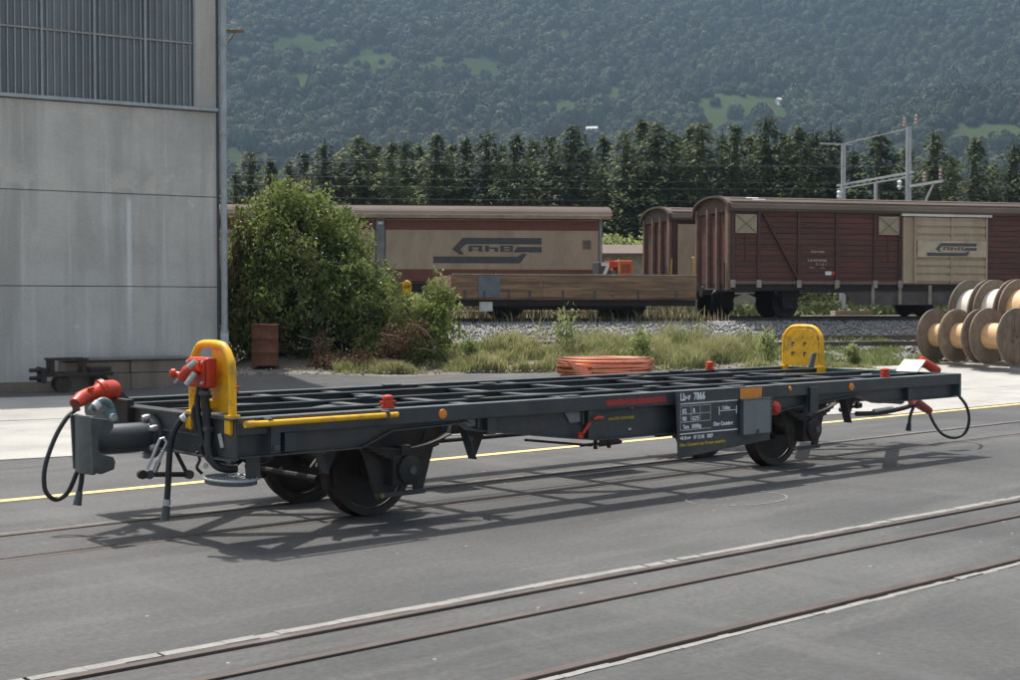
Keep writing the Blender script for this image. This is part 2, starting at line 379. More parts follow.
# ---- concrete yard slabs: edge parallel to the hall
BD=Vector((.982,-.189,0)); BN=Vector((.189,.982,0))
conc=bpy.data.objects.new('concrete_yard',None); COL.objects.link(conc); conc['kind']='structure'
def slab(a0,a1,b0,b1,dz):
    # a along BD from point E0, b along BN
    E0=Vector((5.7,15.55,0)); pts=[]; K=6
    V=[];F=[]
    def P(a,b): p=E0+BD*a+BN*b; return p
    def clipy(p): return p
    N=5
    for j in range(N+1):
        for i in range(N+1):
            p=P(a0+(a1-a0)*i/N,b0+(b1-b0)*j/N); y=max(p.y,12.42)
            V.append((p.x,y,gz(p.x,y)+.010+dz))
    n=N+1
    for j in range(N):
        for i in range(N): a=j*n+i; F.append((a,a+1,a+n+1,a+n))
    # rim
    V2=list(V); k=len(V); rim=[i for i in range(n)]+[j*n+N for j in range(1,n)]+[N*n+i for i in range(N-1,-1,-1)]+[j*n for j in range(N-1,0,-1)]
    V2+=[(V[i][0],V[i][1],V[i][2]-.05) for i in rim]; m=len(rim)
    F2=[tuple(f) for f in F]+[(rim[i],rim[(i+1)%m],k+(i+1)%m,k+i) for i in range(m)]
    o=M().add(V2,F2).build('concrete_slab',CONY,conc); return o
r_=random.Random(3)
for i in range(-6,8):
    for j in range(0,4):
        a0=i*3.4; b0=j*2.7
        c=Vector((5.7,15.55,0))+BD*(a0+1.7)+BN*(b0+1.3)
        # asphalt patch in the middle; concrete left of the wagon and on the right
        if 2.2<a0<11 and j>=1: continue
        if NV.dot(c)>28.2: continue
        slab(a0+.008,a0+3.392,b0+.008,b0+2.692,r_.uniform(-.003,.003))
# right-hand pale yard near the drums
for i in range(0,8):
    for j in range(-1,7):
        a0=13.6+i*3.0; b0=-1.6+j*2.5
        if j<4 and a0<21: pass
        c=Vector((5.7,15.55,0))+BD*(a0+1.5)+BN*(b0+1.2)
        px_=510+FPX*RV.dot(c)/FV.dot(c)
        if NV.dot(c)>30.6 or px_<880: continue
        slab(a0+.008,a0+2.992,b0+.008,b0+2.492,.004+r_.uniform(-.003,.003))
# chalk ring
m=M(); r_=random.Random(5)
cx,cy=9.75,8.05
for k in range(110):
    if r_.random()<.22: continue
    t0=2*math.pi*k/110; t1=2*math.pi*(k+.9)/110; ra,rb=.56,.40; w_=r_.uniform(.012,.03)
    p=[(cx+(ra-s)*math.cos(t),cy+(rb-s)*math.sin(t),.0042) for t,s in ((t0,0),(t1,0),(t1,w_),(t0,w_))]; m.add(p,[(0,1,2,3)])
struct(m.build('chalk_ring',mk('chalk',(.22,.215,.21),.9)))

# ---- ballast bank and tracks
us2=[-30+.8*i for i in range(0,90)]
b1=grid('ballast',us2,[34.0+.12*i for i in range(0,22)],lambda x,y: gz(x,y)+.035*mnoise.noise(Vector((x*3,y*3,0))),BALL,.02); struct(b1)
b2=grid('ballast',us2,[36.55,37.5,39,41,44],gz,BALL,.02); struct(b2)
def track_rails(q,z,u0=-32,u1=45,bend=None):
    for s in (-.535,.535):
        pts=[]
        for i in range(40):
            u=u0+(u1-u0)*i/39; qq=q+s
            if bend and u<bend[0]: qq-= (bend[0]-u)*math.tan(bend[1])
            p=TQ(u,qq,z); pts.append(p)
        m=M()
        for a,b in zip(pts,pts[1:]): m.beam(a+Vector((0,0,.07)),b+Vector((0,0,.07)),.06,.14)
        struct(m.build('rail',RAIL))
track_rails(37.2,1.25); track_rails(41.7,1.25,bend=(13.7,.137))
# front siding rails partly buried in stones
m=M(); m.beam(TQ(12,34.25,.86),TQ(45,34.25,.86),.07,.13); struct(m.build('rail',RAIL))
m=M(); m.beam(TQ(12,33.25,.72),TQ(45,33.25,.72),.07,.12); struct(m.build('rail',RAIL))
# ballast stones
def stones(name,n,fu,mat,smin=.03,smax=.075,seed=1):
    R=np.random.default_rng(seed); base=np.array([(1,0,0),(-1,0,0),(0,1,0),(0,-1,0),(0,0,1),(0,0,-1)],float)
    fc=np.array([(0,2,4),(2,1,4),(1,3,4),(3,0,4),(2,0,5),(1,2,5),(3,1,5),(0,3,5)])
    V=np.zeros((n,6,3)); 
    for i in range(n):
        p=fu(R); s=R.uniform(smin,smax); a=R.normal(size=(3,3)); qm,_=np.linalg.qr(a)
        V[i]=(base*R.uniform(.6,1.3,(6,1)))@qm*s+np.array(p)
    F=(fc[None]+6*np.arange(n)[:,None,None]).reshape(-1,3)
    return stuff(tris_obj(name,V.reshape(-1,3),F,mat))
def f1(R):
    u=R.uniform(-4,32); q=R.uniform(34.2,36.4); p=TQ(u,q); return (p.x,p.y,gz(p.x,p.y)+.045)
stones('ballast_stones',9000,f1,STONE,.03,.075,1)
def f2(R):
    u=R.uniform(16,32); q=R.uniform(31.9,34.2); p=TQ(u,q); return (p.x,p.y,gz(p.x,p.y)-.01)
stones('loose_stones',5000,f2,STONE,.03,.09,2)
def f3(R):
    u=R.uniform(-2,18); q=29.8+abs(R.normal())*.5; p=TQ(u,q); return (p.x,p.y,gz(p.x,p.y)+.0)
stones('grit_along_yard_edge',900,f3,mk('earthy_grit',(.25,.22,.18),.9,0,.4,3),.012,.045,3)

# ---- hillside
def hill_z(r,f):
    d=math.hypot(r,f); b=max(0,d-520)
    z=b*.17+max(0,d-760)*.22+max(0,d-1150)*.12
    n=mnoise.fractal(Vector((r*.0030,f*.0030,2.2)),1,2,4)
    z+=n*26*smooth(520,800,d)+12*mnoise.noise(Vector((r*.012,f*.012,7)))*smooth(520,700,d)
    return z
V=[];F=[]; na=110; nd=90
for i in range(nd):
    d=300+1900*(i/(nd-1))**1.05
    for j in range(na):
        a=math.radians(-62+124*j/(na-1)); r=d*math.sin(a); f=d*math.cos(a); p=RF(r,f,hill_z(r,f)-.6*(1 if d<500 else 0)+1.0); V.append(p)
for i in range(nd-1):
    for j in range(na-1): a=i*na+j; F.append((a,a+1,a+na+1,a+na))
hill=tris_obj('hillside',np.array([tuple(v) for v in V]),np.array(F),HILL); hill.data.polygons.foreach_set('use_smooth',[True]*len(hill.data.polygons)); struct(hill)
# clearings: (azimuth tangent r/f , elevation tangent z/f , half widths) measured on the slope
CLR=[(-0.1554,0.1880,0.0326,0.0081),(-0.1021,0.1762,0.0207,0.0111),(-0.0370,0.1732,0.0400,0.0089),(-0.1554,0.1643,0.0111,0.0067),(-0.2013,0.1066,0.0133,0.0089),(0.0348,0.1429,0.0178,0.0074),(0.0814,0.1510,0.0133,0.0089),(0.1680,0.1421,0.0340,0.0163),(0.3516,0.1214,0.0340,0.0104),(0.0370,0.1969,0.0074,0.0037),(-0.1925,0.1791,0.0104,0.0044)]
def in_clear(tr,te,x,y):
    w=.35*mnoise.noise(Vector((x*.012,y*.012,0)))+.4*mnoise.noise(Vector((x*.035,y*.035,3)))+.16
    for a,b,da,db in CLR:
        m_=1+w*1.6-((tr-a)/da)**2-((te-b)/db)**2
        if m_>0: return m_
    return 0
def icosph():
    import bmesh
    bm=bmesh.new(); bmesh.ops.create_icosphere(bm,subdivisions=2,radius=1); v=np.array([x.co[:] for x in bm.verts]); f=np.array([[q.index for q in p.verts] for p in bm.faces]); bm.free()
    keep=v[:,2]>-.55; fk=[t for t in f if keep[t].all()]; idx=np.cumsum(keep)-1
    return v[keep], idx[np.array(fk)]
sv,sf=icosph()
def crown_mesh(seed,n=900):
    R=np.random.default_rng(seed); V=[];F=[]
    k=len(sv); jit=1+R.uniform(-.15,.15,(k,1)); core=sv*jit*np.array([.88,.88,.86])+np.array([0,0,.55]); V+=list(core); F+=[tuple(f) for f in sf]
    off=R.uniform(0,50,3)
    for i in range(n):
        v=R.normal(size=3); v/=np.linalg.norm(v)
        if v[2]<-.6: v[2]*=-1
        nz=mnoise.noise(Vector(v*1.9+off)); r=.92+.30*nz+R.uniform(-.06,.05); p=v*r*np.array([1,1,.95])+np.array([0,0,.62])
        t=v*1.0+R.normal(size=3)*.3+np.array([0,0,.1]); t/=np.linalg.norm(t); a=np.cross(t,R.normal(size=3)); a/=np.linalg.norm(a); b=np.cross(t,a); s_=R.uniform(.07,.13); i0=len(V)
        V+=[p+a*s_,p-a*s_*.7+b*s_,p-a*s_*.5-b*s_]; F.append((i0,i0+1,i0+2))
    return np.array(V),np.array(F)
def scatter(name,P,S,Rz,src,mat):
    me=bpy.data.meshes.new(name); me.from_pydata(P,[],[]); 
    a=me.attributes.new('scl','FLOAT_VECTOR','POINT'); a.data.foreach_set('vector',np.array(S,np.float32).ravel())
    a=me.attributes.new('rotz','FLOAT_VECTOR','POINT'); a.data.foreach_set('vector',np.array([(0,0,r) for r in Rz],np.float32).ravel())
    o=bpy.data.objects.new(name,me); COL.objects.link(o); stuff(o); me.materials.append(mat)
    g=bpy.data.node_groups.new('scatter','GeometryNodeTree'); g.interface.new_socket('Geometry',in_out='INPUT',socket_type='NodeSocketGeometry'); g.interface.new_socket('Geometry',in_out='OUTPUT',socket_type='NodeSocketGeometry')
    N=g.nodes; L=g.links; i=N.new('NodeGroupInput'); out=N.new('NodeGroupOutput'); ip=N.new('GeometryNodeInstanceOnPoints'); oi=N.new('GeometryNodeObjectInfo'); oi.inputs['Object'].default_value=src; oi.inputs['As Instance'].default_value=True
    na=N.new('GeometryNodeInputNamedAttribute'); na.data_type='FLOAT_VECTOR'; na.inputs['Name'].default_value='scl'; nb=N.new('GeometryNodeInputNamedAttribute'); nb.data_type='FLOAT_VECTOR'; nb.inputs['Name'].default_value='rotz'
    L.new(i.outputs[0],ip.inputs['Points']); L.new(oi.outputs['Geometry'],ip.inputs['Instance']); L.new(na.outputs['Attribute'],ip.inputs['Scale']); L.new(nb.outputs['Attribute'],ip.inputs['Rotation']); L.new(ip.outputs[0],out.inputs[0])
    md=o.modifiers.new('scatter','NODES'); md.node_group=g; return o
pts=[[],[],[]]; R=np.random.default_rng(11)
d=560
while d<1500:
    step=6.2+max(0,d-900)*.006
    amax=math.radians(27); a=-amax
    while a<amax:
        aa=a+R.uniform(-.5,.5)*step/d; dd=d+R.uniform(-.6,.6)*step
        r=dd*math.sin(aa); f=dd*math.cos(aa); z=hill_z(r,f)+1
        te=(z-CAM_H)/f; tr=r/f; p=RF(r,f,z)
        a+=step/d
        if te>.27: continue
        if any(abs(tr-a_)<.009 and b_-.016<te<b_+.004 for a_,b_ in ((.200,.1465),(.0605,.1255))): continue
        cl=in_clear(tr,te,p.x,p.y)
        if cl and R.random()>.06+.7*math.exp(-cl*3.6): continue
        gap=mnoise.noise(Vector((p.x*.02,p.y*.02,5)))
        if dd<900 and gap>.33 and R.random()<.8: continue
        s_=R.uniform(3.2,6.6)*(1.5 if R.random()<.2 else 1)*(1+.25*gap)*(1.25 if dd<780 else 1); h=s_*R.uniform(.95,1.5)
        if cl: s_*=.7; h*=.6
        pts[R.integers(3)].append(((p.x,p.y,z-h*.15),(s_,s_,h),R.uniform(0,6.28)))
    d+=step*1.1
print('trees',sum(len(x) for x in pts))
for k in range(3):
    P0=pts[k].pop(len(pts[k])//(k+2)); tt=thing('hillside_tree',['broadleaf tree on the hillside wood, one of its lower crowns','rounded broadleaf tree in the middle of the hillside wood','dense broadleaf tree high in the hillside wood'][k],'tree',P0[0],0,'trees of the hillside wood')
    V_,F_=crown_mesh(60+k); cr=tris_obj('crown',V_,F_,FOL_W,tt); cr.scale=P0[1]; M().tube([(0,0,-1),(0,0,3)],[.4,.25],7).build('trunk',BARK,tt)
    scatter('hillside_wood',[q[0] for q in pts[k]],[q[1] for q in pts[k]],[q[2] for q in pts[k]],cr,FOL_W)
# far houses
def house(loc,rz,label,w_=11,dp=9,h=6):
    t=thing('house',label,'house',loc,rz,'white houses on the wooded hillside')
    M().box(-w_/2,w_/2,-dp/2,dp/2,-4,h).build('wall',WHITE,t)
    rm=M().prism([(-dp/2-.5,h+.05),(dp/2+.5,h+.05),(0,h+2.1)],'x',-w_/2-.4,w_/2+.4).build('roof',mk('far_roof_tile',(.45,.44,.43),.8),t)
    for x in (-3,0,3):
        for z in (1.4,): M().box((x-.5)*w_/11,(x+.5)*w_/11,-dp/2-.05,-dp/2+.02,z,z+1.2).build('window',BLK,t)
def on_hill(tr,te):
    f=560
    while f<1600:
        if (hill_z(tr*f,f)+1-CAM_H)/f>te: break
        f+=2
    return RF(tr*f,f,hill_z(tr*f,f)+1)
house(on_hill(.200,.1465),YAW-math.pi/2+.3,'bright white house standing at the edge of the sloping meadow',7,6,3.4)
house(on_hill(.0605,.1255),YAW-math.pi/2-.2,'low whitish house half hidden just above the spruce tops',8,6,3)

# ================================================================== SPRUCES
def spruce_mesh(seed,H,Rr,dens=1.0,fluffy=False):
    R=np.random.default_rng(seed); V=[];F=[]; Rr*=1.32
    n_=9
    for lay in range(10):
        t=lay/10
        for k in range(n_):
            i0=len(V); a0=2*math.pi*k/n_; a1=2*math.pi*(k+1)/n_; ra=Rr*.50*(1-t)**.8; rb=Rr*.32*(1-t)**.8; z0=H*(.05+t*.9); z1=z0+H*.13
            V+=[np.array([ra*math.cos(a0),ra*math.sin(a0),z0]),np.array([ra*math.cos(a1),ra*math.sin(a1),z0]),np.array([rb*.2*math.cos((a0+a1)/2),rb*.2*math.sin((a0+a1)/2),z1])]; F.append((i0,i0+1,i0+2))
    z=.06*H
    while z<H*.985:
        t=z/H; rad=Rr*((1-t)**(.80 if not fluffy else .66))*(.78+.42*R.random())*1.8*min(1,((1-t)/.18))**.25+.05
        nb=max(5,int((8+13*(1-t))*dens)); 
        for b in range(nb):
            a=R.uniform(0,2*math.pi); L=rad*R.uniform(.62,1.15); dx,dy=math.cos(a),math.sin(a)
            droop=R.uniform(.10,.42)*(1-t*.6); ns=max(2,int(L/.5)+1)
            for k in range(ns):
                s=(k+1)/ns*L; px=dx*s; py=dy*s; pz=z-droop*s+.10*s*s/max(L,.3)
                for c in range(6):
                    q=R.normal(0,.15,3); sz=R.uniform(.13,.29)*(1 if not fluffy else 1.15); ta=a+R.uniform(-1.1,1.1)
                    ex=np.array([math.cos(ta),math.sin(ta),R.uniform(-.7,.12)])*sz*1.25; ey=np.array([-math.sin(ta),math.cos(ta),R.uniform(-.5,.1)])*sz*.6
                    p0=np.array([px,py,pz])+q; i0=len(V); V+=[p0-ey*.7,p0+ey*.7,p0+ex]; F.append((i0,i0+1,i0+2))
        z+=.34+.12*R.random()
    # leader
    i0=len(V); V+=[np.array([-.07,0,H*.96]),np.array([.07,0,H*.96]),np.array([0,0,H*1.03])]; F.append((i0,i0+1,i0+2))
    return np.array(V),np.array(F)
def make_spruce(seed,H,Rr,label,fluffy=False):
    t=thing('spruce_tree',label,'tree',(0,0,0),0,'spruce trees in the row behind the wagons')
    V,F=spruce_mesh(seed,H,Rr,1.0,fluffy); tris_obj('crown',V,F,FOL_SP,t)
    M().tube([(0,0,-.5),(0,0,H*.5),(0,0,H*.97)],[.2,.12,.03],7).build('trunk',BARK,t,smooth=True)
    return t
protos=[make_spruce(31+i,12,r_,'',fl) for i,(r_,fl) in enumerate(((1.75,False),(2.1,False),(1.45,False),(2.0,True),(1.7,True)))]
used=[False]*5
ORDW='first second third fourth fifth sixth seventh eighth ninth tenth eleventh twelfth thirteenth fourteenth fifteenth sixteenth seventeenth eighteenth nineteenth'.split()
def ordw(n):
    if n<=19: return ORDW[n-1]
    T={2:('twentieth','twenty'),3:('thirtieth','thirty'),4:('fortieth','forty')}[n//10]
    return T[0] if n%10==0 else T[1]+'-'+ORDW[n%10-1]
# (px, top y px, depth, proto)
row=[(236,168,98,2),(252,146,104,1),(270,158,99,0),(290,156,95,2),(306,150,100,0),(325,138,96,1),(341,146,103,2),(358,134,97,3),(376,141,101,0),(392,137,95,2),(405,135,99,1),(421,143,104,0),(437,133,96,4),(452,139,102,2),(466,136,98,0),
 (487,127,97,1),(502,140,103,2),(515,133,95,0),(533,139,101,4),(551,129,98,1),(572,123,96,3),(588,141,104,2),(604,134,100,0),(625,125,97,1),(640,118,102,0),(656,121,96,3),(672,128,99,2),(688,124,103,0),(700,117,97,1),
 (722,130,100,2),(735,122,96,0),(750,133,104,4),(765,111,97,1),(785,132,101,0),(797,121,96,2),(812,129,99,3),(830,123,103,1),(852,146,98,2),(878,130,97,3),(905,143,106,0),(932,126,95,1),(950,152,104,2),(973,137,96,0),(992,158,103,2),(1012,139,97,1),(1034,133,99,0),(1058,140,97,4),(200,150,100,1),(176,158,98,0),(1085,132,100,1)]
lastpx={}
for i,(px,ty,dpt,pi) in enumerate(row):
    tr=(px-510)/FPX; z0=1.0; top=CAM_H+(304-ty)/FPX*dpt; s=(top-z0)/12.2
    rr=tr*dpt; loc=RF(rr,dpt,z0)
    where='left end' if px<300 else 'left part' if px<450 else 'middle' if px<640 else 'right part' if px<840 else 'right end'
    kind=['tall slim','broad full','narrow pointed','bushy round-topped','thick dark'][pi]
    if px<225 or px>1022: lab='%s spruce of the row, %s out of the picture'%(kind,{176:'farther left, just',200:'hidden by the hall,',1034:'just right',1058:'second right',1085:'farthest right'}[px])
    elif px>838: 
        lab={852:'short narrow spruce just right of the thin gantry post',878:'bushy round-topped spruce standing between the two gantry posts',905:'slim spruce directly behind the taller gantry post',932:'broad dark spruce behind the gantry bracket arm',950:'short narrow spruce right of the gantry arm',973:'tall slim spruce standing alone right of the gantry',992:'small pointed spruce in the gap near the right picture edge',1012:'broad spruce at the right picture edge'}[px]
    else:
        near=('above the bush' if px<345 else 'above the beige wagon' if px<600 else 'above the gap' if px<700 else 'above the boxcar')
        lab='%s spruce %s, %s from the left end of the row'%(kind,near,ordw(i+1))
    if not used[pi]: t=protos[pi]; used[pi]=True; t.location=loc; t['label']=lab
    else: t=dup(protos[pi],loc,None,lab)
    t.rotation_euler=(0,0,i*1.7); wv=.92+.2*((i*37)%10)/10; t.scale=(s*wv,s*wv,s)
# leafy undergrowth behind the wagons at the gap
def leafcloud(name,ells,n,mat,parent=None,size=(.05,.12),seed=1,surf=.55,droop=.0,clump=None):
    """leaf quads spread through ellipsoids (cx,cy,cz,rx,ry,rz,weight)"""
    R=np.random.default_rng(seed); V=np.zeros((n,4,3)); w_=np.array([e[6] for e in ells],float); w_/=w_.sum(); ch=R.choice(len(ells),n,p=w_)
    for i in range(n):
        e=ells[ch[i]]; v=R.normal(size=3); v/=np.linalg.norm(v); 
        k=R.uniform(surf,1.0)**.6
        nz=mnoise.noise(Vector((e[0]+v[0]*2.3,e[1]+v[1]*2.3,e[2]+v[2]*2.3)))
        k*=1+.28*nz
        p=np.array(e[:3])+v*np.array(e[3:6])*k
        p+=R.normal(0,.03,3)
        if droop: p[2]-=abs(R.normal())*droop
        s=R.uniform(*size); a=R.normal(size=3); a/=np.linalg.norm(a); a=a*.8+np.array([0,0,-.35]); b=np.cross(a,R.normal(size=3)); b/=np.linalg.norm(b)+1e-6
        V[i]=[p-b*s*.42,p-a*s*.1+0*b,p+b*s*.42,p+a*s]
        V[i][1]=p-a*s*.75
    F=np.arange(n*4).reshape(n,4)[:,[0,1,2,3]]
    return tris_obj(name,V.reshape(-1,3),F,mat,parent)

# ================================================================== VINE BUSH
bd=33.0; brt=-5.5
bush=thing('vine_covered_tree','big domed tree smothered in pale-flowering climbing leaves beside the hall corner','tree',RF(-6.0,32.6,.3))
def bl(px,py,dp,rx,ry,rz,wt):
    r=(px-510)/FPX*dp; p=RF(r,dp,CAM_H+(304-py)/FPX*dp)-bush.location; return (p.x,p.y,p.z,rx,ry,rz,wt)
ELL=[bl(288,250,32.8,1.25,1.3,1.35,16),bl(258,262,32.4,.68,.9,1.35,8),bl(300,222,33,1.0,1.1,.85,9),bl(322,262,32.6,.95,1.1,1.3,10),bl(345,285,32.4,.85,.9,1.15,9),bl(278,312,32.4,1.05,1.0,1.2,9),bl(330,318,32.2,1.0,.9,1.0,8),bl(368,300,32.2,.75,.8,.95,6),bl(246,300,32.3,.45,.8,1.2,5),bl(286,208,33,.7,.8,.55,3),bl(322,212,33,.55,.7,.45,2)]
def clumps(E,n,seed,smin=.18,smax=.46):
    R=random.Random(seed); out=[]
    tot=sum(e[6] for e in E)
    for e in E:
        for k in range(max(2,int(n*e[6]/tot))):
            a=R.uniform(0,6.28); b=math.asin(R.uniform(-.75,1)); f=R.uniform(.78,1.06); s=R.uniform(smin,smax)
            out.append((e[0]+math.cos(a)*math.cos(b)*e[3]*f,e[1]+math.sin(a)*math.cos(b)*e[4]*f,e[2]+math.sin(b)*e[5]*f,s,s,s*R.uniform(.8,1.7),s*s))
    return out
leafcloud('crown',clumps(ELL,190,8,.14,.42),33000,FOL_B,bush,(.045,.11),3,.45,.2)
leafcloud('pale_leaves',clumps(ELL,120,18,.1,.38),13000,FOL_Y,bush,(.035,.085),33,.5,.28)
leafcloud('dry_leaves',clumps([ELL[1],ELL[5],ELL[8],ELL[6]],60,28,.1,.3),3400,DEAD,bush,(.03,.07),34,.5,.3)
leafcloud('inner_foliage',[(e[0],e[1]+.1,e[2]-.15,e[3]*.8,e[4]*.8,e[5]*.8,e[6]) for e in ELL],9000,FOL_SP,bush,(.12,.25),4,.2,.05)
stuff(leafcloud('flowers',clumps(ELL,190,8,.14,.42),700,FLOW,bush,(.03,.055),5,.9))
r_=random.Random(4)
for k in range(7):
    x=r_.uniform(-.8,.8); y=r_.uniform(-.5,.5); ps=[(x*.5,y*.5,-.3)]
    for j in range(1,7): ps.append((x*.5+r_.uniform(-.3,.3)+x*.35*j/2,y*.5+r_.uniform(-.2,.2),j*.55))
    M().tube(curve(ps,3),[.09-.0035*i for i in range(19)],6).build('branch' if k else 'trunk',BARK,bush,smooth=True)
# long trailing shoots breaking the outline
m=M()
for k in range(70):
    e=ELL[r_.randrange(len(ELL))]; a=r_.uniform(0,6.28); b=r_.uniform(-.2,1.2); p=Vector((e[0]+math.cos(a)*math.cos(b)*e[3],e[1]+math.sin(a)*math.cos(b)*e[4],e[2]+math.sin(b)*e[5]))
    d_=Vector((math.cos(a)*.35,math.sin(a)*.35,r_.uniform(.1,.5))); m.tube([p,p+d_*.5,p+d_*.8+Vector((0,0,-.05))],.006,4)
stuff(m.build('shoots',BARK,bush))
sh=thing('trailing_shrub','lower sprawling leafy shrub reaching right of the domed tree, in front of the beige wagon','shrub',RF(-3.1,32.2,.3))
def bl2(px,py,dp,rx,ry,rz,wt):
    r=(px-510)/FPX*dp; p=RF(r,dp,CAM_H+(304-py)/FPX*dp)-sh.location; return (p.x,p.y,p.z,rx,ry,rz,wt)
EL2=[bl2(388,322,32.2,.85,.8,.75,8),bl2(412,325,32.0,.7,.7,.62,7),bl2(432,312,32.2,.42,.5,.42,4),bl2(438,292,32.4,.28,.3,.30,2),bl2(420,345,31.8,.6,.6,.45,5),bl2(372,345,31.6,.5,.6,.45,4)]
leafcloud('crown',clumps(EL2,70,9,.10,.28),11500,FOL_B,sh,(.04,.09),13,.35,.1)
leafcloud('pale_leaves',clumps(EL2,60,19,.08,.26),3600,FOL_Y,sh,(.03,.07),43,.4,.1)
stuff(leafcloud('flowers',EL2,60,FLOW,sh,(.035,.06),15,.95))
m=M()
for k in range(14):
    x=r_.uniform(-.9,.9); m.tube([(x*.4,0,-.2),(x*.8,r_.uniform(-.4,.2),.5),(x*1.2,r_.uniform(-.5,.3),1.0)],[.03,.02,.008],5)
m.build('stem',BARK,sh)
# brown dead shrub and cuttings
ds=thing('dead_brush_pile','heap of brown dry cuttings and twigs at the foot of the vine tree','brush pile',RF(-4.2,31.2,.3))
def bl3(px,py,dp,rx,ry,rz,wt,o):
    r=(px-510)/FPX*dp; p=RF(r,dp,CAM_H+(304-py)/FPX*dp)-o.location; return (p.x,p.y,p.z,rx,ry,rz,wt)
E3=[bl3(338,362,31,.7,.5,.22,5,ds),bl3(365,360,30.9,.6,.4,.25,4,ds),bl3(322,350,31.2,.25,.3,.5,2,ds),bl3(395,345,31.2,.5,.4,.45,4,ds),bl3(415,335,31.3,.35,.3,.4,2,ds)]
leafcloud('dry_leaves',E3,9000,DEAD,ds,(.02,.06),23,.1)
for k in range(34):
    p=Vector(E3[k%5][:3])+Vector((r_.uniform(-.6,.6),r_.uniform(-.3,.3),r_.uniform(-.3,.15))); d_=Vector((r_.uniform(-1,1),r_.uniform(-.5,.5),r_.uniform(-.1,.5)))
    M().tube([p,p+d_*.4+Vector((0,0,.05)),p+d_*.8],[.018,.013,.006],5).build('twig',SLEEP if k%2 else BARK,ds,smooth=True)
# small tree glimpsed in the gap between the wagons, and the shed
t=thing('round_tree','small light-green leafy tree above the shed roof in the gap between wagons','tree',RF(5.4,66,.9))
leafcloud('crown',[(0,0,3.0,2.6,1.5,1.3,3),(-1.5,0,2.5,1.5,1.2,1.0,2),(1.8,0,2.8,1.6,1.2,1.1,2)],7000,GR1,t,(.12,.26),33,.3)
M().tube([(0,0,-.3),(0,0,2.6)],[.16,.1],7).build('trunk',BARK,t)
sd_=thing('tiled_shed','low shed with grey-brown tiled roof seen through the gap between the wagons','shed',RF(6.4,58,1.0),YAW-math.pi/2)
M().box(-2.2,5,0,5,0,2.95).build('wall',mk('shed_wall',(.30,.27,.21),.9),sd_)
M().prism([(-.5,2.85),(-.5,2.96),(2.5,3.45),(5.5,2.96),(5.5,2.85)],'x',-2.6,5.4).build('roof',mk('shed_tiles',(.13,.095,.075),.9,0,.25,6),sd_)
for x in (-1.2,.2,1.5): M().box(x,x+.7,-.05,.03,1.0,1.9).build('window',BLK,sd_)

el=[]
r_=random.Random(77)
for k in range(70):
    u=-22+k*1.15; p=TQ(u,62+r_.uniform(-2,2),1.0); el.append((p.x,p.y,1.9+r_.uniform(-.2,.5),1.2,1.2,1.2+r_.uniform(0,.5),1))
for k in range(60):
    u=-14+k*1.0; p=TQ(u,50+r_.uniform(-1,1),1.0); el.append((p.x,p.y,1.35,.8,.8,.55,.5))
stuff(leafcloud('undergrowth',el,36000,FOL_SP,None,(.10,.26),71,.2))
# ================================================================== GRASS
def grass(name,n,fu,mat,hmin,hmax,wd,seed,lean=.35):
    R=np.random.default_rng(seed); V=np.zeros((n,5,3))
    for i in range(n):
        x,y,z,k=fu(R); h=R.uniform(hmin,hmax)*k; a=R.uniform(0,6.28); b=R.uniform(0,6.28); L=R.uniform(.05,lean)*h; w_=wd*R.uniform(.6,1.3)
        wx,wy=math.cos(a)*w_,math.sin(a)*w_; lx,ly=math.cos(b)*L,math.sin(b)*L
        V[i]=[(x-wx,y-wy,z),(x+wx,y+wy,z),(x+wx*.7+lx*.4,y+wy*.7+ly*.4,z+h*.6),(x-wx*.7+lx*.4,y-wy*.7+ly*.4,z+h*.6),(x+lx*1.3,y+ly*1.3,z+h)]
    a=5*np.arange(n)[:,None]; F=np.concatenate([a+np.array([[0,1,2]]),a+np.array([[0,2,3]]),a+np.array([[3,2,4]])])
    return stuff(tris_obj(name,V.reshape(-1,3),F,mat))
def gfield(R):
    while True:
        u=R.uniform(u_at(330,31),u_at(860,31)); q=30.0+abs(R.normal())*1.7
        if q>34.6: continue
        nz=mnoise.noise(Vector((u*.9,q*.9,0)))+.5*mnoise.noise(Vector((u*2.5,q*2.5,4)))
        if nz+.22<R.random()*.8: continue
        p=TQ(u,q); px=510+FPX*(RV.dot(p)/FV.dot(p)); k=.55+1.0*max(0,nz+.1)
        env=np.interp(px,[330,440,470,560,640,700,745,775,860],[.35,.5,.7,.85,1.25,1.1,.8,.35,.2])
        if env<R.random()*.55: continue
        return (p.x,p.y,gz(p.x,p.y)-.03,k*env)
grass('grass',29000,gfield,GR1,.16,.55,.014,1,.5)
grass('dry_grass',15000,gfield,GR2,.18,.62,.009,2,.8)
def gright(R):
    while True:
        u=R.uniform(u_at(700,33),u_at(905,33)); q=R.uniform(31.0,34.3)
        nz=mnoise.noise(Vector((u*.8,q*1.2,9)))
        if nz<R.uniform(-.25,.25): continue
        p=TQ(u,q); return (p.x,p.y,gz(p.x,p.y)-.03,.6)
grass('low_grass',5000,gright,GR1,.2,.4,.018,5)
def gtrack(R):
    u=R.uniform(u_at(470,37),u_at(720,37)); q=R.uniform(36.2,40); p=TQ(u,q); return (p.x,p.y,gz(p.x,p.y),1)
grass('dry_weeds_under_wagons',900,gtrack,GR2,.2,.62,.018,6,.5)
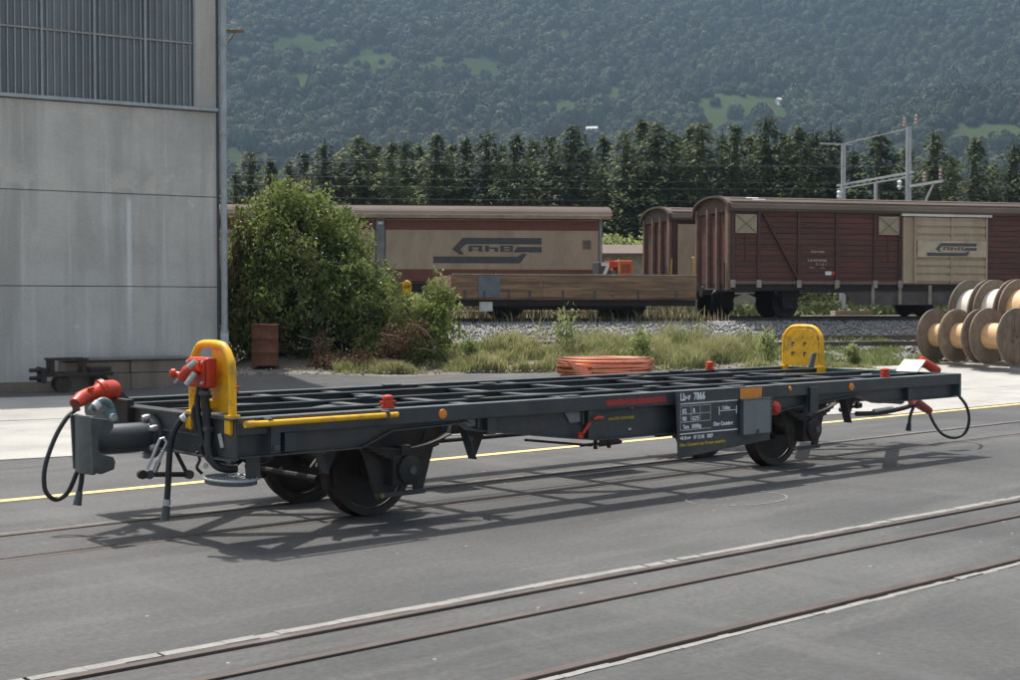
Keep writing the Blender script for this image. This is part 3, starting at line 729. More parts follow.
# individual weeds
def weed(px,dp,h,label,mat=GR1,n=260,seed=1):
    r=(px-510)/FPX*dp; p=RF(r,dp); t=thing('weed_plant',label,'weed',(p.x,p.y,gz(p.x,p.y)),0,'tall weeds in front of the ballast')
    leafcloud('foliage',[(0,0,h*.6,.28*h,.28*h,h*.42,3),(.08,.0,h*.3,.3*h,.3*h,h*.3,2)],n,mat,t,(.05,.11),seed,.1)
    M().tube([(0,0,-.05),(.02,0,h*.5),(0,.02,h)],[.015,.01,.004],5).build('stem',BARK,t)
weed(566,33,1.35,'tall weed with small leaves rising before the low-sided wagon wheels',seed=41)
weed(640,32.3,.9,'bushy green weed at the top of the grass bank behind the copper coil',seed=42,n=420)
weed(470,31.4,.7,'leafy weed in the grass just right of the trailing shrub',seed=43,n=300)
weed(768,33.4,.95,'thin green weed just left of the far yellow frame',seed=44)
weed(853,34.0,.55,'low dark green weed beside the siding rail, right of the far yellow frame',seed=45,n=320)
weed(444,32.5,1.75,'upright leafy sapling at the right tip of the trailing shrub',FOL_B,500,46)

# ================================================================== HALL
HC=RF(-6.58,30.5,0); hang=math.atan2(BD.y,BD.x)
hall=thing('concrete_hall','tall grey concrete industrial hall with ribbed glazing above stained wall panels','building',(HC.x,HC.y,0),hang)
M().box(-30,-.02,.16,16,-.1,12.6).build('core_wall',mk('inner_wall',(.26,.255,.24),.9),hall)
for (z0,z1) in ((.02,2.173),(2.187,4.193),(4.207,6.10)):
    for k,(xa,xb) in enumerate(((-14.0,-.02),(-28.2,-14.03))):
        M().box(xa,xb,0,.155,z0,z1).build('wall_panel',CONW,hall,bevel=.012)
M().box(-28.2,-.03,-.03,.15,-.15,.16).build('base_plinth',CONB,hall)
M().box(-28.2,.0,-.09,.14,6.115,6.19).build('sill',GALV,hall,bevel=.006)
# window band
bay=1.09; x1=-.52
M().box(x1+.03,-.02,-.01,.15,6.195,12.4).build('corner_panel',CONW,hall)
M().box(-28.2,.15,-.2,.4,12.42,12.7).build('parapet',GALV,hall)
GLR=nmat('ribbed_glazing'); _m,_n,_l,_b=GLR; _v=coords(_n,_l,(1,1,.3))
_c=ramp(_n,_l,tnoise(_n,_l,_v,.45,4,.55),[(.3,(.13,.15,.155)),(.7,(.30,.325,.325))]); _l.new(_c,_b.inputs['Base Color']); _b.inputs['Roughness'].default_value=.32
GLR=_m
RIBM=mk('rib_grey',(.33,.35,.35),.5,0,.15,2)
def ribsheet(xa,xb,za,zb):
    m=M(); n=7; w_=(xb-xa)/n; V=[];F=[]
    prof=[]
    for i in range(n):
        a=xa+i*w_; prof+=[(a,.05),(a+w_*.36,.05),(a+w_*.46,-.005),(a+w_*.62,-.005),(a+w_*.72,.05)]
    prof.append((xb,.05))
    for (x,y) in prof: V+= [(x,y,za),(x,y,zb)]
    F=[(2*i,2*i+2,2*i+3,2*i+1) for i in range(len(prof)-1)]
    return m.add(V,F)
for i in range(24):
    xb=x1-i*bay; xa=xb-bay
    if xa<-28.2: break
    for (za,zb) in ((6.2,7.57),(7.63,9.9),(9.96,12.4)):
        p=ribsheet(xa+.03,xb-.03,za,zb).build('glazing_sheet',GLR,hall)
        m=M(); wr=(xb-xa-.06)/7
        for k in range(7): m.box(xa+.03+wr*(k+.46),xa+.03+wr*(k+.62),-.012,-.0055,za,zb)
        stuff(m.build('glazing_ribs',RIBM,p))
    M().box(xb-.024,xb+.024,-.03,.11,6.195,12.41).build('mullion',RIBM,hall)
for z in (7.60,9.93):
    M().box(-28.2,x1-.03,.0,.1,z-.022,z+.022).build('transom',mk('transom_paint',(.33,.31,.28),.6),hall)
# diagonal struts behind the glazing are seen as darker bars: bolted brace in front plane behind ribs
dp_=M().tube([(.10,-.12,.55),(.10,-.12,12.5)],.075,14).build('downpipe',GALV,hall,smooth=True)
M().tube([(.10,-.12,-.05),(.10,-.12,1.15)],.095,14).build('downpipe_foot',mk('pale_cast_pipe',(.55,.58,.60),.5),hall,smooth=True)
for z in (1.15,3.4,5.6,7.6,9.6): M().tube([(.10,-.12,z),(.10,-.12,z+.06)],.098,14).build('pipe_clip',GALV,hall)
M().beam((.17,0,7.95),(.62,0,7.98),.05,.06).build('bracket_arm',WOODW,hall)
M().beam((.17,0,7.55),(.42,0,7.93),.03,.03).build('bracket_brace',WOODW,hall)
# cable strip beside the pipe
M().box(-.03,.018,-.05,-.012,.3,12.3).build('cable_duct',BLK,hall)

# masonry block and old buffer-beam assembly along the hall foot
def HW(x,y,z=0): return Vector((HC.x,HC.y,0))+BD*x+BN*y+Vector((0,0,z))
blk=thing('masonry_block_row','long low brownish masonry footing lying along the foot of the hall wall','wall',HW(-3.55,-.62),hang)
r_=random.Random(9); x=0; 
while x<2.6:
    L=r_.uniform(1.25,1.45); L=min(L,2.72-x)
    M().box(x,x+L-.012,-.30+r_.uniform(-.012,.012),.5,-.05,.34+r_.uniform(-.008,.008)).build('block',CONB,blk,bevel=.01)
    M().box(x+.006,x+L-.018,-.27+r_.uniform(-.012,.012),.47,.345,.60+r_.uniform(-.01,.01)).build('block',CONB,blk,bevel=.01)
    x+=L
M().box(-.05,2.7,-.33,.52,.612,.66).build('coping',mk('coping_grey',(.22,.21,.2),.9,0,.2,4,None,0,1,.3),blk,bevel=.01)
tr_=thing('old_trolley_frame','rusty dark trolley chassis with open box frame parked by the masonry footing','trolley',HW(-4.05,-1.25),hang); tr_.scale=(.76,.8,.82)
OLD=mk('old_dark_iron',(.045,.037,.03),.85,0,.3,5,(.09,.06,.04),.4,5,.3)
M().box(.0,1.75,-.35,-.27,.40,.50).build('side_beam',OLD,tr_,bevel=.006); M().box(.0,1.75,.27,.35,.40,.50).build('side_beam',OLD,tr_,bevel=.006)
M().box(-.09,.0,-.4,.4,.25,.62).build('end_beam',OLD,tr_,bevel=.006)
for x in (.12,.95): M().box(x,x+.1,-.3,-.22,.5,.80).build('post',OLD,tr_); M().box(x,x+.1,.22,.3,.5,.80).build('post',OLD,tr_)
M().box(.08,1.1,-.32,-.24,.80,.85).build('top_bar',OLD,tr_); M().box(.08,1.1,.24,.32,.80,.85).build('top_bar',OLD,tr_)
M().box(1.15,1.72,-.25,.25,.505,.62).build('axle_cover',OLD,tr_,bevel=.02)
for z in (.36,.56):M().lathe([(.05,-.28),(.05,-.09),(.09,-.09),(.09,-.0)],(-.09,0,z),'x',14).build('buffer',OLD,tr_)
for x in (.45,1.45):
    for y in (-.26,.26): M().lathe([(.19,-.03),(.21,-.03),(.21,.03),(.05,.04)],(x,y,.21),'y',20).build('wheel',OLD,tr_,smooth=True)
    M().tube([(x,-.3,.21),(x,.3,.21)],.03,8).build('axle',OLD,tr_)

# barrel
p=RF(-5.55,30.6); bar=thing('oil_drum','rusty red-brown oil drum standing at the foot of the vine tree','drum',(p.x,p.y,gz(p.x,p.y)))
M().lathe([(.30,0),(.315,.02),(.30,.04),(.30,.28),(.318,.31),(.30,.34),(.30,.60),(.318,.63),(.30,.66),(.30,.90),(.315,.93),(.30,.945),(.28,.93)],(0,0,0),'z',32).build('shell',RUST,bar,smooth=True)
M().lathe([(.025,0),(.025,.02)],(.15,.1,.93),'z',12).build('bung',RUST,bar)

# copper coil
p=RF(2.15,30.2); cc=thing('copper_pipe_coil','flat coil of shiny copper pipe lying on the yard edge before the grass','pipe coil',(p.x,p.y,gz(p.x,p.y)+.02))
r_=random.Random(12)
for k in range(24):
    lay=k//4; rr=.86+.055*(k%4)+r_.uniform(-.02,.02); z=.04+.060*lay+r_.uniform(-.015,.03); ox=r_.uniform(-.06,.06)-.012*lay; ty=r_.uniform(-.025,.025); tx=r_.uniform(-.03,.03)
    pts=[(ox+rr*1.12*math.cos(t),rr*.95*math.sin(t),z+ty*math.cos(t)+tx*math.sin(t)+.04) for t in [2*math.pi*j/40 for j in range(41)]]
    M().tube(pts,.026,7,False).build('pipe_turn',COPPER,cc,smooth=True)
for k in range(2):
    t0=r_.uniform(2.6,3.6); M().tube(curve([(1.0*math.cos(t0+j*.35)*(1+.06*k),.9*math.sin(t0+j*.35)*(1+.05*k),.06+.07*k+.05*math.sin(j+k)) for j in range(5)],4),.024,7).build('loose_turn',COPPER,cc,smooth=True)
for k in range(6):
    a=Vector((-.85+.02*k,-.5+.03*k,.06+.03*k)); M().tube(curve([a,a+Vector((-.25,-.12,.02)),a+Vector((-.5-.06*k,.05-.02*k,.06+.02*k))],4),.024,7).build('pipe_end',COPPER,cc,smooth=True)

# ================================================================== CABLE DRUMS
AX=Vector((-.16,-.98,0)).normalized(); dang=math.atan2(AX.y,AX.x)
def drum(label,loc,D,wd,rc,cab,grp='wooden cable drums stacked in two rows',rot=0):
    t=thing('cable_drum',label,'cable drum',loc,dang,grp); z=D/2
    for sgn in (-1,1):
        o=sgn*wd/2
        f=M().lathe([(D/2-.02,-.03),(D/2,-.02),(D/2,.02),(D/2-.02,.03)],(o,0,z),'x',44).build('flange',SPOOLW,t,smooth=True)
        # plank battens radial look: planks proud on outer face
        for j in range(-4,5):
            y0=j*D/9.2; hh=math.sqrt(max(.01,(D/2-.06)**2-(abs(y0)+D/20)**2)) if abs(y0)+D/20<D/2-.06 else 0
            if hh>0: M().box(o+sgn*.03,o+sgn*.042,y0-D/19,y0+D/19,z-hh,z+hh).build('plank',SPOOLW,f)
        for j in range(4):
            a=j*math.pi/2+.6; M().lathe([(.022,0),(.022,.02)],(o+sgn*.045,.2*math.cos(a),z+.2*math.sin(a)),'x',8,Vector((sgn,0,0))).build('bolt',BLK,f)
        M().lathe([(.04,0),(.04,.012)],(o+sgn*.042,0,z),'x',12,Vector((sgn,0,0))).build('axle_hole',BLK,f)
    prof=[]; n=14
    for j in range(n+1):
        prof.append((rc+(.008 if j%2 else 0),-wd/2+.03+(wd-.06)*j/n))
    M().lathe(prof,(0,0,z),'x',32).build('cable_winding',cab,t,smooth=True)
    return t
def line_pt(px,r0,d0,dx,dy):
    k=(px-510)/FPX; s=(k*d0-r0)/(dx-k*dy); return r0+dx*s,d0+dy*s
adx=RV.dot(AX); ady=FV.dot(AX)
r0,d0=.3146*35.2,35.2
def place(px,label,D,wd,rc,cab,off=0,z=None):
    r,dd=line_pt(px,r0,d0,adx,ady); r+=.85*off; dd+=.52*off; p=RF(r,dd); zz=gz(p.x,p.y) if z is None else z
    return drum(label,(p.x,p.y,zz),D,wd,rc,cab)
place(946,'front-row wooden cable drum farthest left, next to the siding rail',1.36,.72,.30,CABLEC,z=.31)
place(968,'front-row wooden cable drum with reddish rim, second from the left',1.36,.72,.32,CABLEC,z=.31)
place(1002,'front-row wooden cable drum at the picture edge showing its bolted outer face',1.40,.82,.32,CABLEC,z=.30)
place(1058,'front-row wooden cable drum just past the right picture edge',1.40,.82,.32,CABLEC,z=.30)
place(941,'leftmost taller rear drum with white wrapped cable rising behind the front row',1.74,.62,.62,CABLEW,1.5,.70)
place(966,'middle taller rear drum with white wrapped cable behind the front row',1.74,.62,.62,CABLEW,1.5,.70)
place(992,'right taller rear drum with cream wrapped cable at the picture edge',1.74,.66,.62,CABLEC,1.5,.70)

# ================================================================== BACKGROUND WAGONS
ZR=1.39
def axle_set(t,x,r=.40,mat=DARK):
    for y in (-.55,.55):
        M().lathe([(r-.05,-.05),(r,-.05),(r+.02,.04),(r-.06,.05),(.1,.06)],(x,y,r),'y',26).build('wheel',mat,t,smooth=True)
    M().tube([(x,-.75,r),(x,.75,r)],.06,8).build('axle',mat,t)
    for y in (-.82,.82):
        M().box(x-.14,x+.14,y-.08,y+.08,r-.13,r+.15).build('axle_box',mat,t,bevel=.02)
        m=M(); 
        for k in range(5): m.box(x-.55+.07*k,x+.55-.07*k,y-.045,y+.045,r+.30-.028*k,r+.325-.028*k)
        m.build('leaf_spring',mat,t)
        M().prism([(x-.3,r+.42),(x+.3,r+.42),(x+.2,r-.15),(x+.15,r-.15),(x+.15,r+.1),(x-.15,r+.1),(x-.15,r-.15),(x-.2,r-.15)],'y',y+(-.1 if y<0 else .07),y+(-.07 if y<0 else .1)).build('axle_guard',mat,t)
def end_gear(t,x,s):
    M().lathe([(.09,0),(.09,.35),(.16,.36),(.16,.42)],(x,0,.78),'x',16,Vector((s,0,0))).build('coupler',DARK,t,smooth=True)
    M().tube(curve([(x,-.35,.85),(x+s*.2,-.36,.72),(x+s*.22,-.38,.45)],4),.02,6).build('hose',RUB,t)
def arc_roof(w_,h,z0,n=12):
    return [(w_*math.cos(math.pi-math.pi*i/n),z0+h*math.sin(math.pi*i/n)**.85) for i in range(n+1)]
def rhb_logo(t,cx,y,cz,s,bg=None):
    """arrow bands with the letters between them"""
    y0,y1=y-.004,y
    def pl(ps): return M().prism([(cx+a*s,cz+b*s) for a,b in ps],'y',y0,y1).build('logo_band',BLK,t)
    pl([(-.92,.40),(1.95,.40),(1.95,.17),(-.80,.17),(-1.02,-.02),(-.88,-.20),(-1.05,-.20),(-1.32,-.02)])
    pl([(1.05,.08),(1.95,.08),(1.95,-.12),(.92,-.12)])
    pl([(-2.0,-.28),(1.05,-.28),(1.25,-.17),(1.42,-.17),(1.15,-.52),(-2.0,-.52)])
    B_=lambda x0,x1,z0,z1,m: m.box(cx+x0*s,cx+x1*s,y0,y1,cz+z0*s,cz+z1*s)
    m=M()
    for q_ in ((-.72,-.58,-.10,.12),(-.575,-.22,.055,.12),(-.36,-.22,-.02,.053),(-.575,-.22,-.05,-.022),(-.36,-.20,-.10,-.052)): B_(*q_,m)
    m.build('logo_letter_r',BLK,t); m=M()
    for q_ in ((-.12,.03,-.10,.12),(.033,.36,.0,.055),(.22,.36,-.10,-.002)): B_(*q_,m)
    m.build('logo_letter_h',BLK,t); m=M()
    for q_ in ((.44,.58,-.10,.12),(.583,.90,.08,.12),(.583,.90,-.012,.028),(.583,.90,-.10,-.062),(.78,.90,.03,.078),(.79,.90,-.06,-.014)): B_(*q_,m)
    m.build('logo_letter_b',BLK,t)
# --- left: beige sliding-wall wagon on the second track
LANG=math.atan2(-.569,.822)
r,dd=(602-510)/FPX*42.6,42.6
p=RF(r,dd); ld=Vector((.822,-.569,0)).normalized(); Lc=13.9
c=p-ld*(Lc/2)+Vector((-ld.y,ld.x,0))*1.3
lw=thing('sliding_wall_wagon','beige sliding-wall railway wagon with black arrow logo and red-brown stripes','railway wagon',(c.x,c.y,ZR-.02),LANG)
h0,h1=1.05,3.09
M().box(-Lc/2,Lc/2,-1.22,1.22,.80,h0).build('underframe',DARK,lw)
M().box(-Lc/2+.06,Lc/2-.06,-1.24,1.24,h0+.003,h1).build('body_core',BRND,lw)
for (xa,xb) in ((-Lc/2+.12,-.16),(.16,Lc/2-.12)):
    wp=M().box(xa,xb,-1.30,-1.245,h0+.10,h1-.02).build('sliding_wall',BEI,lw,bevel=.01)
    M().box(xa+.002,xb-.002,-1.308,-1.303,h1-.36,h1-.06).build('stripe',REDB,wp)
    M().box(xa+.002,xb-.002,-1.308,-1.303,h0+.11,h0+.46).build('stripe',REDB,wp)
    for k in range(4):
        x=xa+(xb-xa)*(k+.5)/4; M().box(x-.02,x+.02,-1.316,-1.309,h1-.24,h1-.17).build('latch',BLK,wp)
M().box(-.14,.14,-1.32,-1.245,h0,h1).build('centre_post',mk('post_grey',(.20,.20,.20),.6),lw,bevel=.01)
M().box(-.08,.08,-1.345,-1.325,h1-.2,h1-.11).build('post_lamp',WHITE,lw)
M().box(Lc/2-.1,Lc/2,-1.33,-1.22,h0-.2,h1).build('end_post',mk('post_grey2',(.25,.26,.26),.6),lw,bevel=.01)
M().box(Lc/2-.62,Lc/2-.36,-1.312,-1.303,h0+1.10,h0+1.38).build('placard',mk('placard_brown',(.16,.13,.10),.7),lw)
pr=[(-1.48,h1+.03),(-1.50,h1+.10)]+[(1.45*math.cos(math.pi-math.pi*i/12),h1+.14+.33*math.sin(math.pi*i/12)) for i in range(1,12)]+[(1.50,h1+.10),(1.48,h1+.03)]
rf=M().prism(pr,'x',-Lc/2-.15,Lc/2+.3).build('roof',ROOF,lw)
M().box(-Lc/2-.1,Lc/2+.25,-1.525,-1.485,h1-.01,h1+.115).build('gutter',mk('gutter_paint',(.30,.225,.155),.7),rf,bevel=.01)
M().box(-Lc/2-.1,Lc/2+.2,-.5,-.44,h1+.43,h1+.49).build('roof_rail',ROOF,rf)
rhb_logo(lw,3.35,-1.305,h0+1.10,.86)
for x in (-4.2,4.2): axle_set(lw,x)
end_gear(lw,Lc/2,1); end_gear(lw,-Lc/2,-1)
# --- generic brown boxcar with end view
def boxcar(label,u0,q,L,detail):
    loc=TQ(u0,q,ZR); t=thing('boxcar',label,'railway wagon',loc,ANG_T,'brown covered goods wagons')
    h0,h1=1.0,3.10; hw=1.25
    M().box(0,L,-hw+.02,hw-.02,.80,h0).build('underframe',DARK,t)
    # boarded body: real grooves between boards
    nb=13; bh=(h1-h0-.01)/nb
    boards=M()
    for k in range(nb): boards.box(.03,L-.03,-hw,-hw+.05,h0+.005+k*bh,h0+.005+(k+1)*bh-.012)
    boards.box(.05,L-.05,-hw+.045,hw-.045,h0+.004,h1); stuff(boards.build('side_boards',BRN,t))
    fb=M()
    for k in range(9): fb.box(.0,.045,-hw+.02+k*.271,-hw+.02+(k+1)*.271-.012,h0+.004,h1)
    stuff(fb.build('end_boards',BRN,t))
    for y,pw in ((-hw+.02,.20),(-.42,.10),(.28,.10),(hw-.12,.10)): M().box(-.10,-.002,y,y+pw,.82,h1+.12).build('end_post',mk('pale_brown_post',(.19,.12,.09),.7),t)
    M().box(-.07,L+.07,-hw-.03,-hw-.002,h0-.02,h0+.07).build('sill',mk('sill_brown',(.17,.11,.085),.7),t,bevel=.006)
    pr=[(-hw-.09,h1-.03),(-hw-.09,h1+.05)]+[((hw+.05)*math.cos(math.pi-math.pi*i/14),h1+.08+.38*math.sin(math.pi*i/14)**.9) for i in range(1,14)]+[(hw+.09,h1+.05),(hw+.09,h1-.03)]
    rf=M().prism(pr,'x',-.06,L+.06).build('roof',ROOF,t)
    # roof hood seen at the end
    hp=[(-hw-.11,h1-.10)]+[((hw+.10)*math.cos(math.pi-math.pi*i/14),h1+.10+.38*math.sin(math.pi*i/14)**.9) for i in range(0,15)]+[(hw+.11,h1-.10)]
    inn=[((hw+.035)*math.cos(math.pi*i/14),h1+.04+.38*math.sin(math.pi*i/14)**.9) for i in range(0,15)]
    n=len(hp); m=M().prism(hp[:1]+hp[1:]+inn,'x',-.16,-.062); m.build('end_hood',ROOF,t)
    M().prism([(-hw+.02,h1+.02)]+[((hw-.03)*math.cos(math.pi-math.pi*i/14),h1+.02+.38*math.sin(math.pi*i/14)**.9) for i in range(0,15)],'x',-.055,-.05).build('end_gable',mk('gable_brown',(.15,.095,.07),.8),t)
    for z in (.26,.35): 
        yy=-hw-.02+(.10 if z<.4 else .22); M().box(.0,L,yy-.02,yy+.02,h1+z-.02,h1+z+.0).build('roof_seam',ROOF,rf)
    axle_set(t,2.0); axle_set(t,L-2.2); end_gear(t,0,-1)
    M().beam((-.14,-hw+.15,.85),(-.14,-hw+.15,1.6),.03,.03).build('end_step_rail',DARK,t)
    return t,h0,h1,hw,rf
q1=37.2; uR=u_at(731,35.95)
bc,h0,h1,hw,rf=boxcar('long dark brown boxcar with beige door and crossed vent squares, nearest right','',1,1,1) if False else boxcar('long dark brown boxcar with beige sliding door and crossed vent squares',uR,q1,14.0,True)
def bx(px): return u_at(px,35.95)-uR
POST=mk('brown_post',(.075,.036,.030),.7,0,.2,5)
for px in (732,758,798,836,874,899): 
    x=bx(px); M().box(x-.045,x+.045,-hw-.05,-hw-.003,h0+.07,h1).build('side_post',POST,bc,bevel=.006)
    M().box(x-.07,x+.07,-hw-.075,-hw-.035,h0-.12,h0+.10).build('post_foot',mk('foot_grey',(.30,.26,.22),.7),bc)
M().beam((bx(762),-hw-.03,h1-.10),(bx(797),-hw-.03,h0+.12),.05,.13,(0,1,0)).build('diagonal_brace',POST,bc)
VENT=mk('vent_beige',(.33,.275,.19),.75,0,.15,4)
for px in (745,887.5):
    x=bx(px); v=M().box(x-.33,x+.33,-hw-.06,-hw-.004,h1-.66,h1-.12).build('vent',VENT,bc,bevel=.006)
    for s in (1,-1): M().beam((x-.3,-hw-.068,h1-.39-s*.24),(x+.3,-hw-.068,h1-.39+s*.24),.014,.028,(0,1,0)).build('cross_bar',mk('vent_cross',(.22,.18,.12),.75),v)
    M().beam((x,-hw-.02,h1-.68),(x,-hw-.02,h1-1.45),.02,.03).build('vent_rod',BRND,bc)
dx0,dx1=bx(901),bx(985)
dr=M().box(dx0,dx1,-hw-.07,-hw-.003,h0+.02,h1-.12).build('sliding_door',BEI,bc,bevel=.01)
M().box(dx0-.06,dx1+.12,-hw-.14,-hw-.06,h1-.10,h1-.03).build('door_track',mk('track_pale',(.62,.60,.52),.6),bc)
nsl=8
for k in range(nsl):
    z=h0+.06+k*(h1-h0-.22)/nsl; M().prism([(-hw-.072,z),(-hw-.115,z+.03),(-hw-.115,z+.16),(-hw-.072,z+.20)],'x',dx0+.42,dx1-.06).build('door_panel',BEI,dr,bevel=.004)
for x in (dx0+.02,dx0+.38,(dx0+.38+dx1)/2,dx1-.05): M().box(x-.03,x+.03,-hw-.135,-hw-.072,h0+.03,h1-.13).build('door_rib',BEI,dr)
M().box(dx0+.44,dx1-.08,-hw-.155,-hw-.14,h0+.80,h0+1.28).build('logo_board',mk('logo_board_beige',(.46,.38,.27),.7),dr)
rhb_logo(bc,(dx0+.44+dx1-.08)/2,-hw-.156,h0+1.05,.42)
for k,(px,w_,z,hh) in enumerate(((816,.34,1.95,.04),(814,.42,1.70,.05),(820,.30,1.58,.045),(812,.2,1.50,.03),(823,.16,1.49,.03))):
    x=bx(px); text_obj(['RhB Haik','Lastgrenze','5 1 6 1','Tara','12 t'][k],hh*2.2,mk('faded_white',(.42,.36,.33),.7),bc,(x-w_/2,-hw-.004,z-.05),0,.002,1.2)
M().box(bx(825),bx(831),-hw-.012,-hw-.003,h0+.25,h0+.36).build('plate',WHITE,bc); M().box(bx(831.5),bx(835),-hw-.012,-hw-.003,h0+.25,h0+.36).build('plate',RED,bc)
LOW=mk('lower_panel_grey',(.10,.085,.075),.8,0,.3,3)
xa=bx(837); M().prism([(xa,h0-.02),(14.0,h0-.02),(14.0,h0-.62),(xa+.62,h0-.62)],'y',-hw+.06,-hw+.10).build('lower_side_panel',LOW,bc)
for px in (836,873,900,930,960): x=bx(px); M().box(x-.05,x+.05,-hw+.0,-hw+.06,h0-.60 if px>840 else h0-.16,h0-.03).build('panel_rib',mk('foot_grey',(.3,.26,.22)),bc)
for (px,dz) in ((756,.30),(761,.24)):
    x=bx(px); y=-1.0 if dz==.24 else -.92; zz=.38*math.sin(math.acos(abs(y)/1.3))**.9+h1+.085; M().beam((x-.18,y,zz),(x+.22,y,zz),.09,.02,(0,-.5,1)).build('roof_patch',WHITE,rf)
# --- middle boxcar on second track
um=u_at(672,40.45)
mb,_,_,_,_r=boxcar('brown boxcar half hidden behind the long one, pale door and open end posts',um,41.7,11.5,False)
def bm_(px): return u_at(px,40.45)-um
M().box(bm_(677),bm_(705),-hw-.06,-hw-.003,h0+.25,h1-.15).build('sliding_door',BEI,mb,bevel=.01)
M().box(bm_(672),bm_(676),-hw-.05,-hw-.003,h0,h1).build('side_post',POST,mb)
# --- low-sided wagon on the near track
ul,ur=u_at(452,35.95),u_at(697,35.95); Lw=ur-ul
fw=thing('low_sided_wagon','low-sided open goods wagon with weathered brown boards and a blue-grey patch','railway wagon',TQ(ul,q1,ZR),ANG_T)
M().box(0,Lw,-1.15,1.15,0.350,0.520).build('underframe',DARK,fw)
M().box(.02,Lw-.02,-1.22,1.22,0.525,0.600).build('floor',WOODW,fw)
xs=[0,.30*Lw,.50*Lw,.80*Lw,Lw]; xs=[0,u_at(495,35.95)-ul-.01,u_at(541,35.95)-ul,u_at(612,35.95)-ul,Lw]
for a,b in zip(xs,xs[1:]):
    f=M().box(a+.02,b-.02,-1.27,-1.22,0.570,1.200).build('drop_side',WOODW,fw,bevel=.006)
    for k in range(3): M().box(a+.03,b-.03,-1.285,-1.272,0.590+k*.20,0.590+k*.20+.185).build('plank',WOODW,f)
    M().box(a+.02,b-.02,-1.29,-1.20,1.202,1.240).build('top_strip',mk('strip_pale',(.33,.27,.2),.7),f)
    for x in (a+(b-a)*.3,a+(b-a)*.75): M().box(x-.03,x+.03,-1.305,-1.287,0.530,0.780).build('hinge',BLK,f)
M().box(.02,Lw-.02,1.22,1.27,0.570,1.200).build('drop_side',WOODW,fw)
M().box(0,.05,-1.2,1.2,0.610,1.200).build('end_board',WOODW,fw); M().box(Lw-.05,Lw,-1.2,1.2,0.610,1.200).build('end_board',WOODW,fw)
M().box(u_at(478,35.95)-ul,u_at(500,35.95)-ul,-1.30,-1.288,0.590,1.170).build('painted_patch',mk('blue_grey_patch',(.13,.15,.17),.7),fw)
M().box(u_at(480,35.95)-ul,u_at(493,35.95)-ul,-1.2,-1.16,0.210,0.470).build('destination_plate',mk('pale_plate',(.6,.6,.57),.6),fw)
for a in (u_at(515,36)-ul,u_at(640,36)-ul): axle_set(fw,a)
M().box(1.9,Lw-2,-.9,-.8,.25,.50).build('brake_rigging',DARK,fw)
end_gear(fw,Lw,1); end_gear(fw,0,-1)
for y in (-.9,.9): M().tube(curve([(Lw,y,.7),(Lw+.05,y,1.65),(Lw+.02,y*.9,1.75)],4),.02,6).build('end_handrail',mk('handrail_yellow',(.5,.36,.06)),fw)
# --- orange machine behind low wagon
QM=38.9; um0=u_at(600,QM-.3)
om=thing('orange_track_machine','orange-red machine with white numeral seen above the low-sided wagon','machine',TQ(um0,QM,ZR),ANG_T)
mx=lambda px: u_at(px,QM-.3)-um0
M().box(mx(600)-.05,mx(610),-.3,.3,.9,1.66).build('number_box',BLK,om,bevel=.02); text_obj('7',.56,WHITE,om,(mx(601),-.31,1.24),0,.022,1.0,'numeral')
M().box(mx(610.5),mx(617),-.3,.3,.9,1.42).build('hood',mk('slate_paint',(.12,.14,.16),.6),om,bevel=.03); M().box(mx(609),mx(617.5),-.33,.2,1.50,1.70).build('beacon_bar',RED,om,bevel=.02)
cb=M().box(mx(618),mx(633),-.28,.5,.9,1.72).build('cab',ORP,om,bevel=.03); M().box(mx(617.6),mx(619.4),-.34,-.285,.9,1.76).build('grab_rail',mk('rail_pale_orange',(.65,.36,.15)),om)
M().box(mx(622),mx(630),-.292,-.283,1.36,1.60).build('cab_window',mk('rusty_window',(.30,.07,.03)),cb)
M().box(-.1,mx(636),-.45,.5,.6,.895).build('chassis',DARK,om); M().box(-.1,mx(636),-.4,-.3,.02,.6).build('skid',DARK,om)
# yellow marker post left behind the shrub
p=RF((407-510)/FPX*34.5,34.5); o=thing('yellow_marker_post','small yellow trackside marker with rounded top beside the trailing shrub','marker post',(p.x,p.y,gz(p.x,p.y)),YAW-math.pi/2)
M().tube([(0,0,-.1),(0,0,1.0)],.03,8).build('post',GALV,o); M().lathe([(.10,-.05),(.115,-.03),(.115,.03),(.10,.05)],(0,0,1.48),'y',20).build('cap',YEL,o,smooth=True); M().box(-.115,.115,-.05,.05,1.0,1.48).build('plate',YEL,o,bevel=.01)
# stacked sleepers behind, pale
sl=thing('sleeper_stack','pale weathered sleepers stacked beyond the tracks, seen under the low wagon','sleeper stack',TQ(u_at(395,44),44.5,1.22),ANG_T)
for k in range(9): 
    for lay in (0,1):
        M().box(k*1.05,k*1.05+.98,-.3,.3,lay*.20,.15+lay*.20).build('sleeper',SLEEP,sl,bevel=.01)
s2=thing('concrete_platform_edge','long pale concrete platform edge seen below the brown boxcar','platform',TQ(u_at(815,44),44.3,1.22),ANG_T)
for k in range(7): M().box(k*1.6,k*1.6+1.58,0,.9,0,.16).build('edge_block',CONY,s2,bevel=.01)
M().box(1.0,2.5,.1,.5,.17,.34).build('timber',SLEEP,s2)

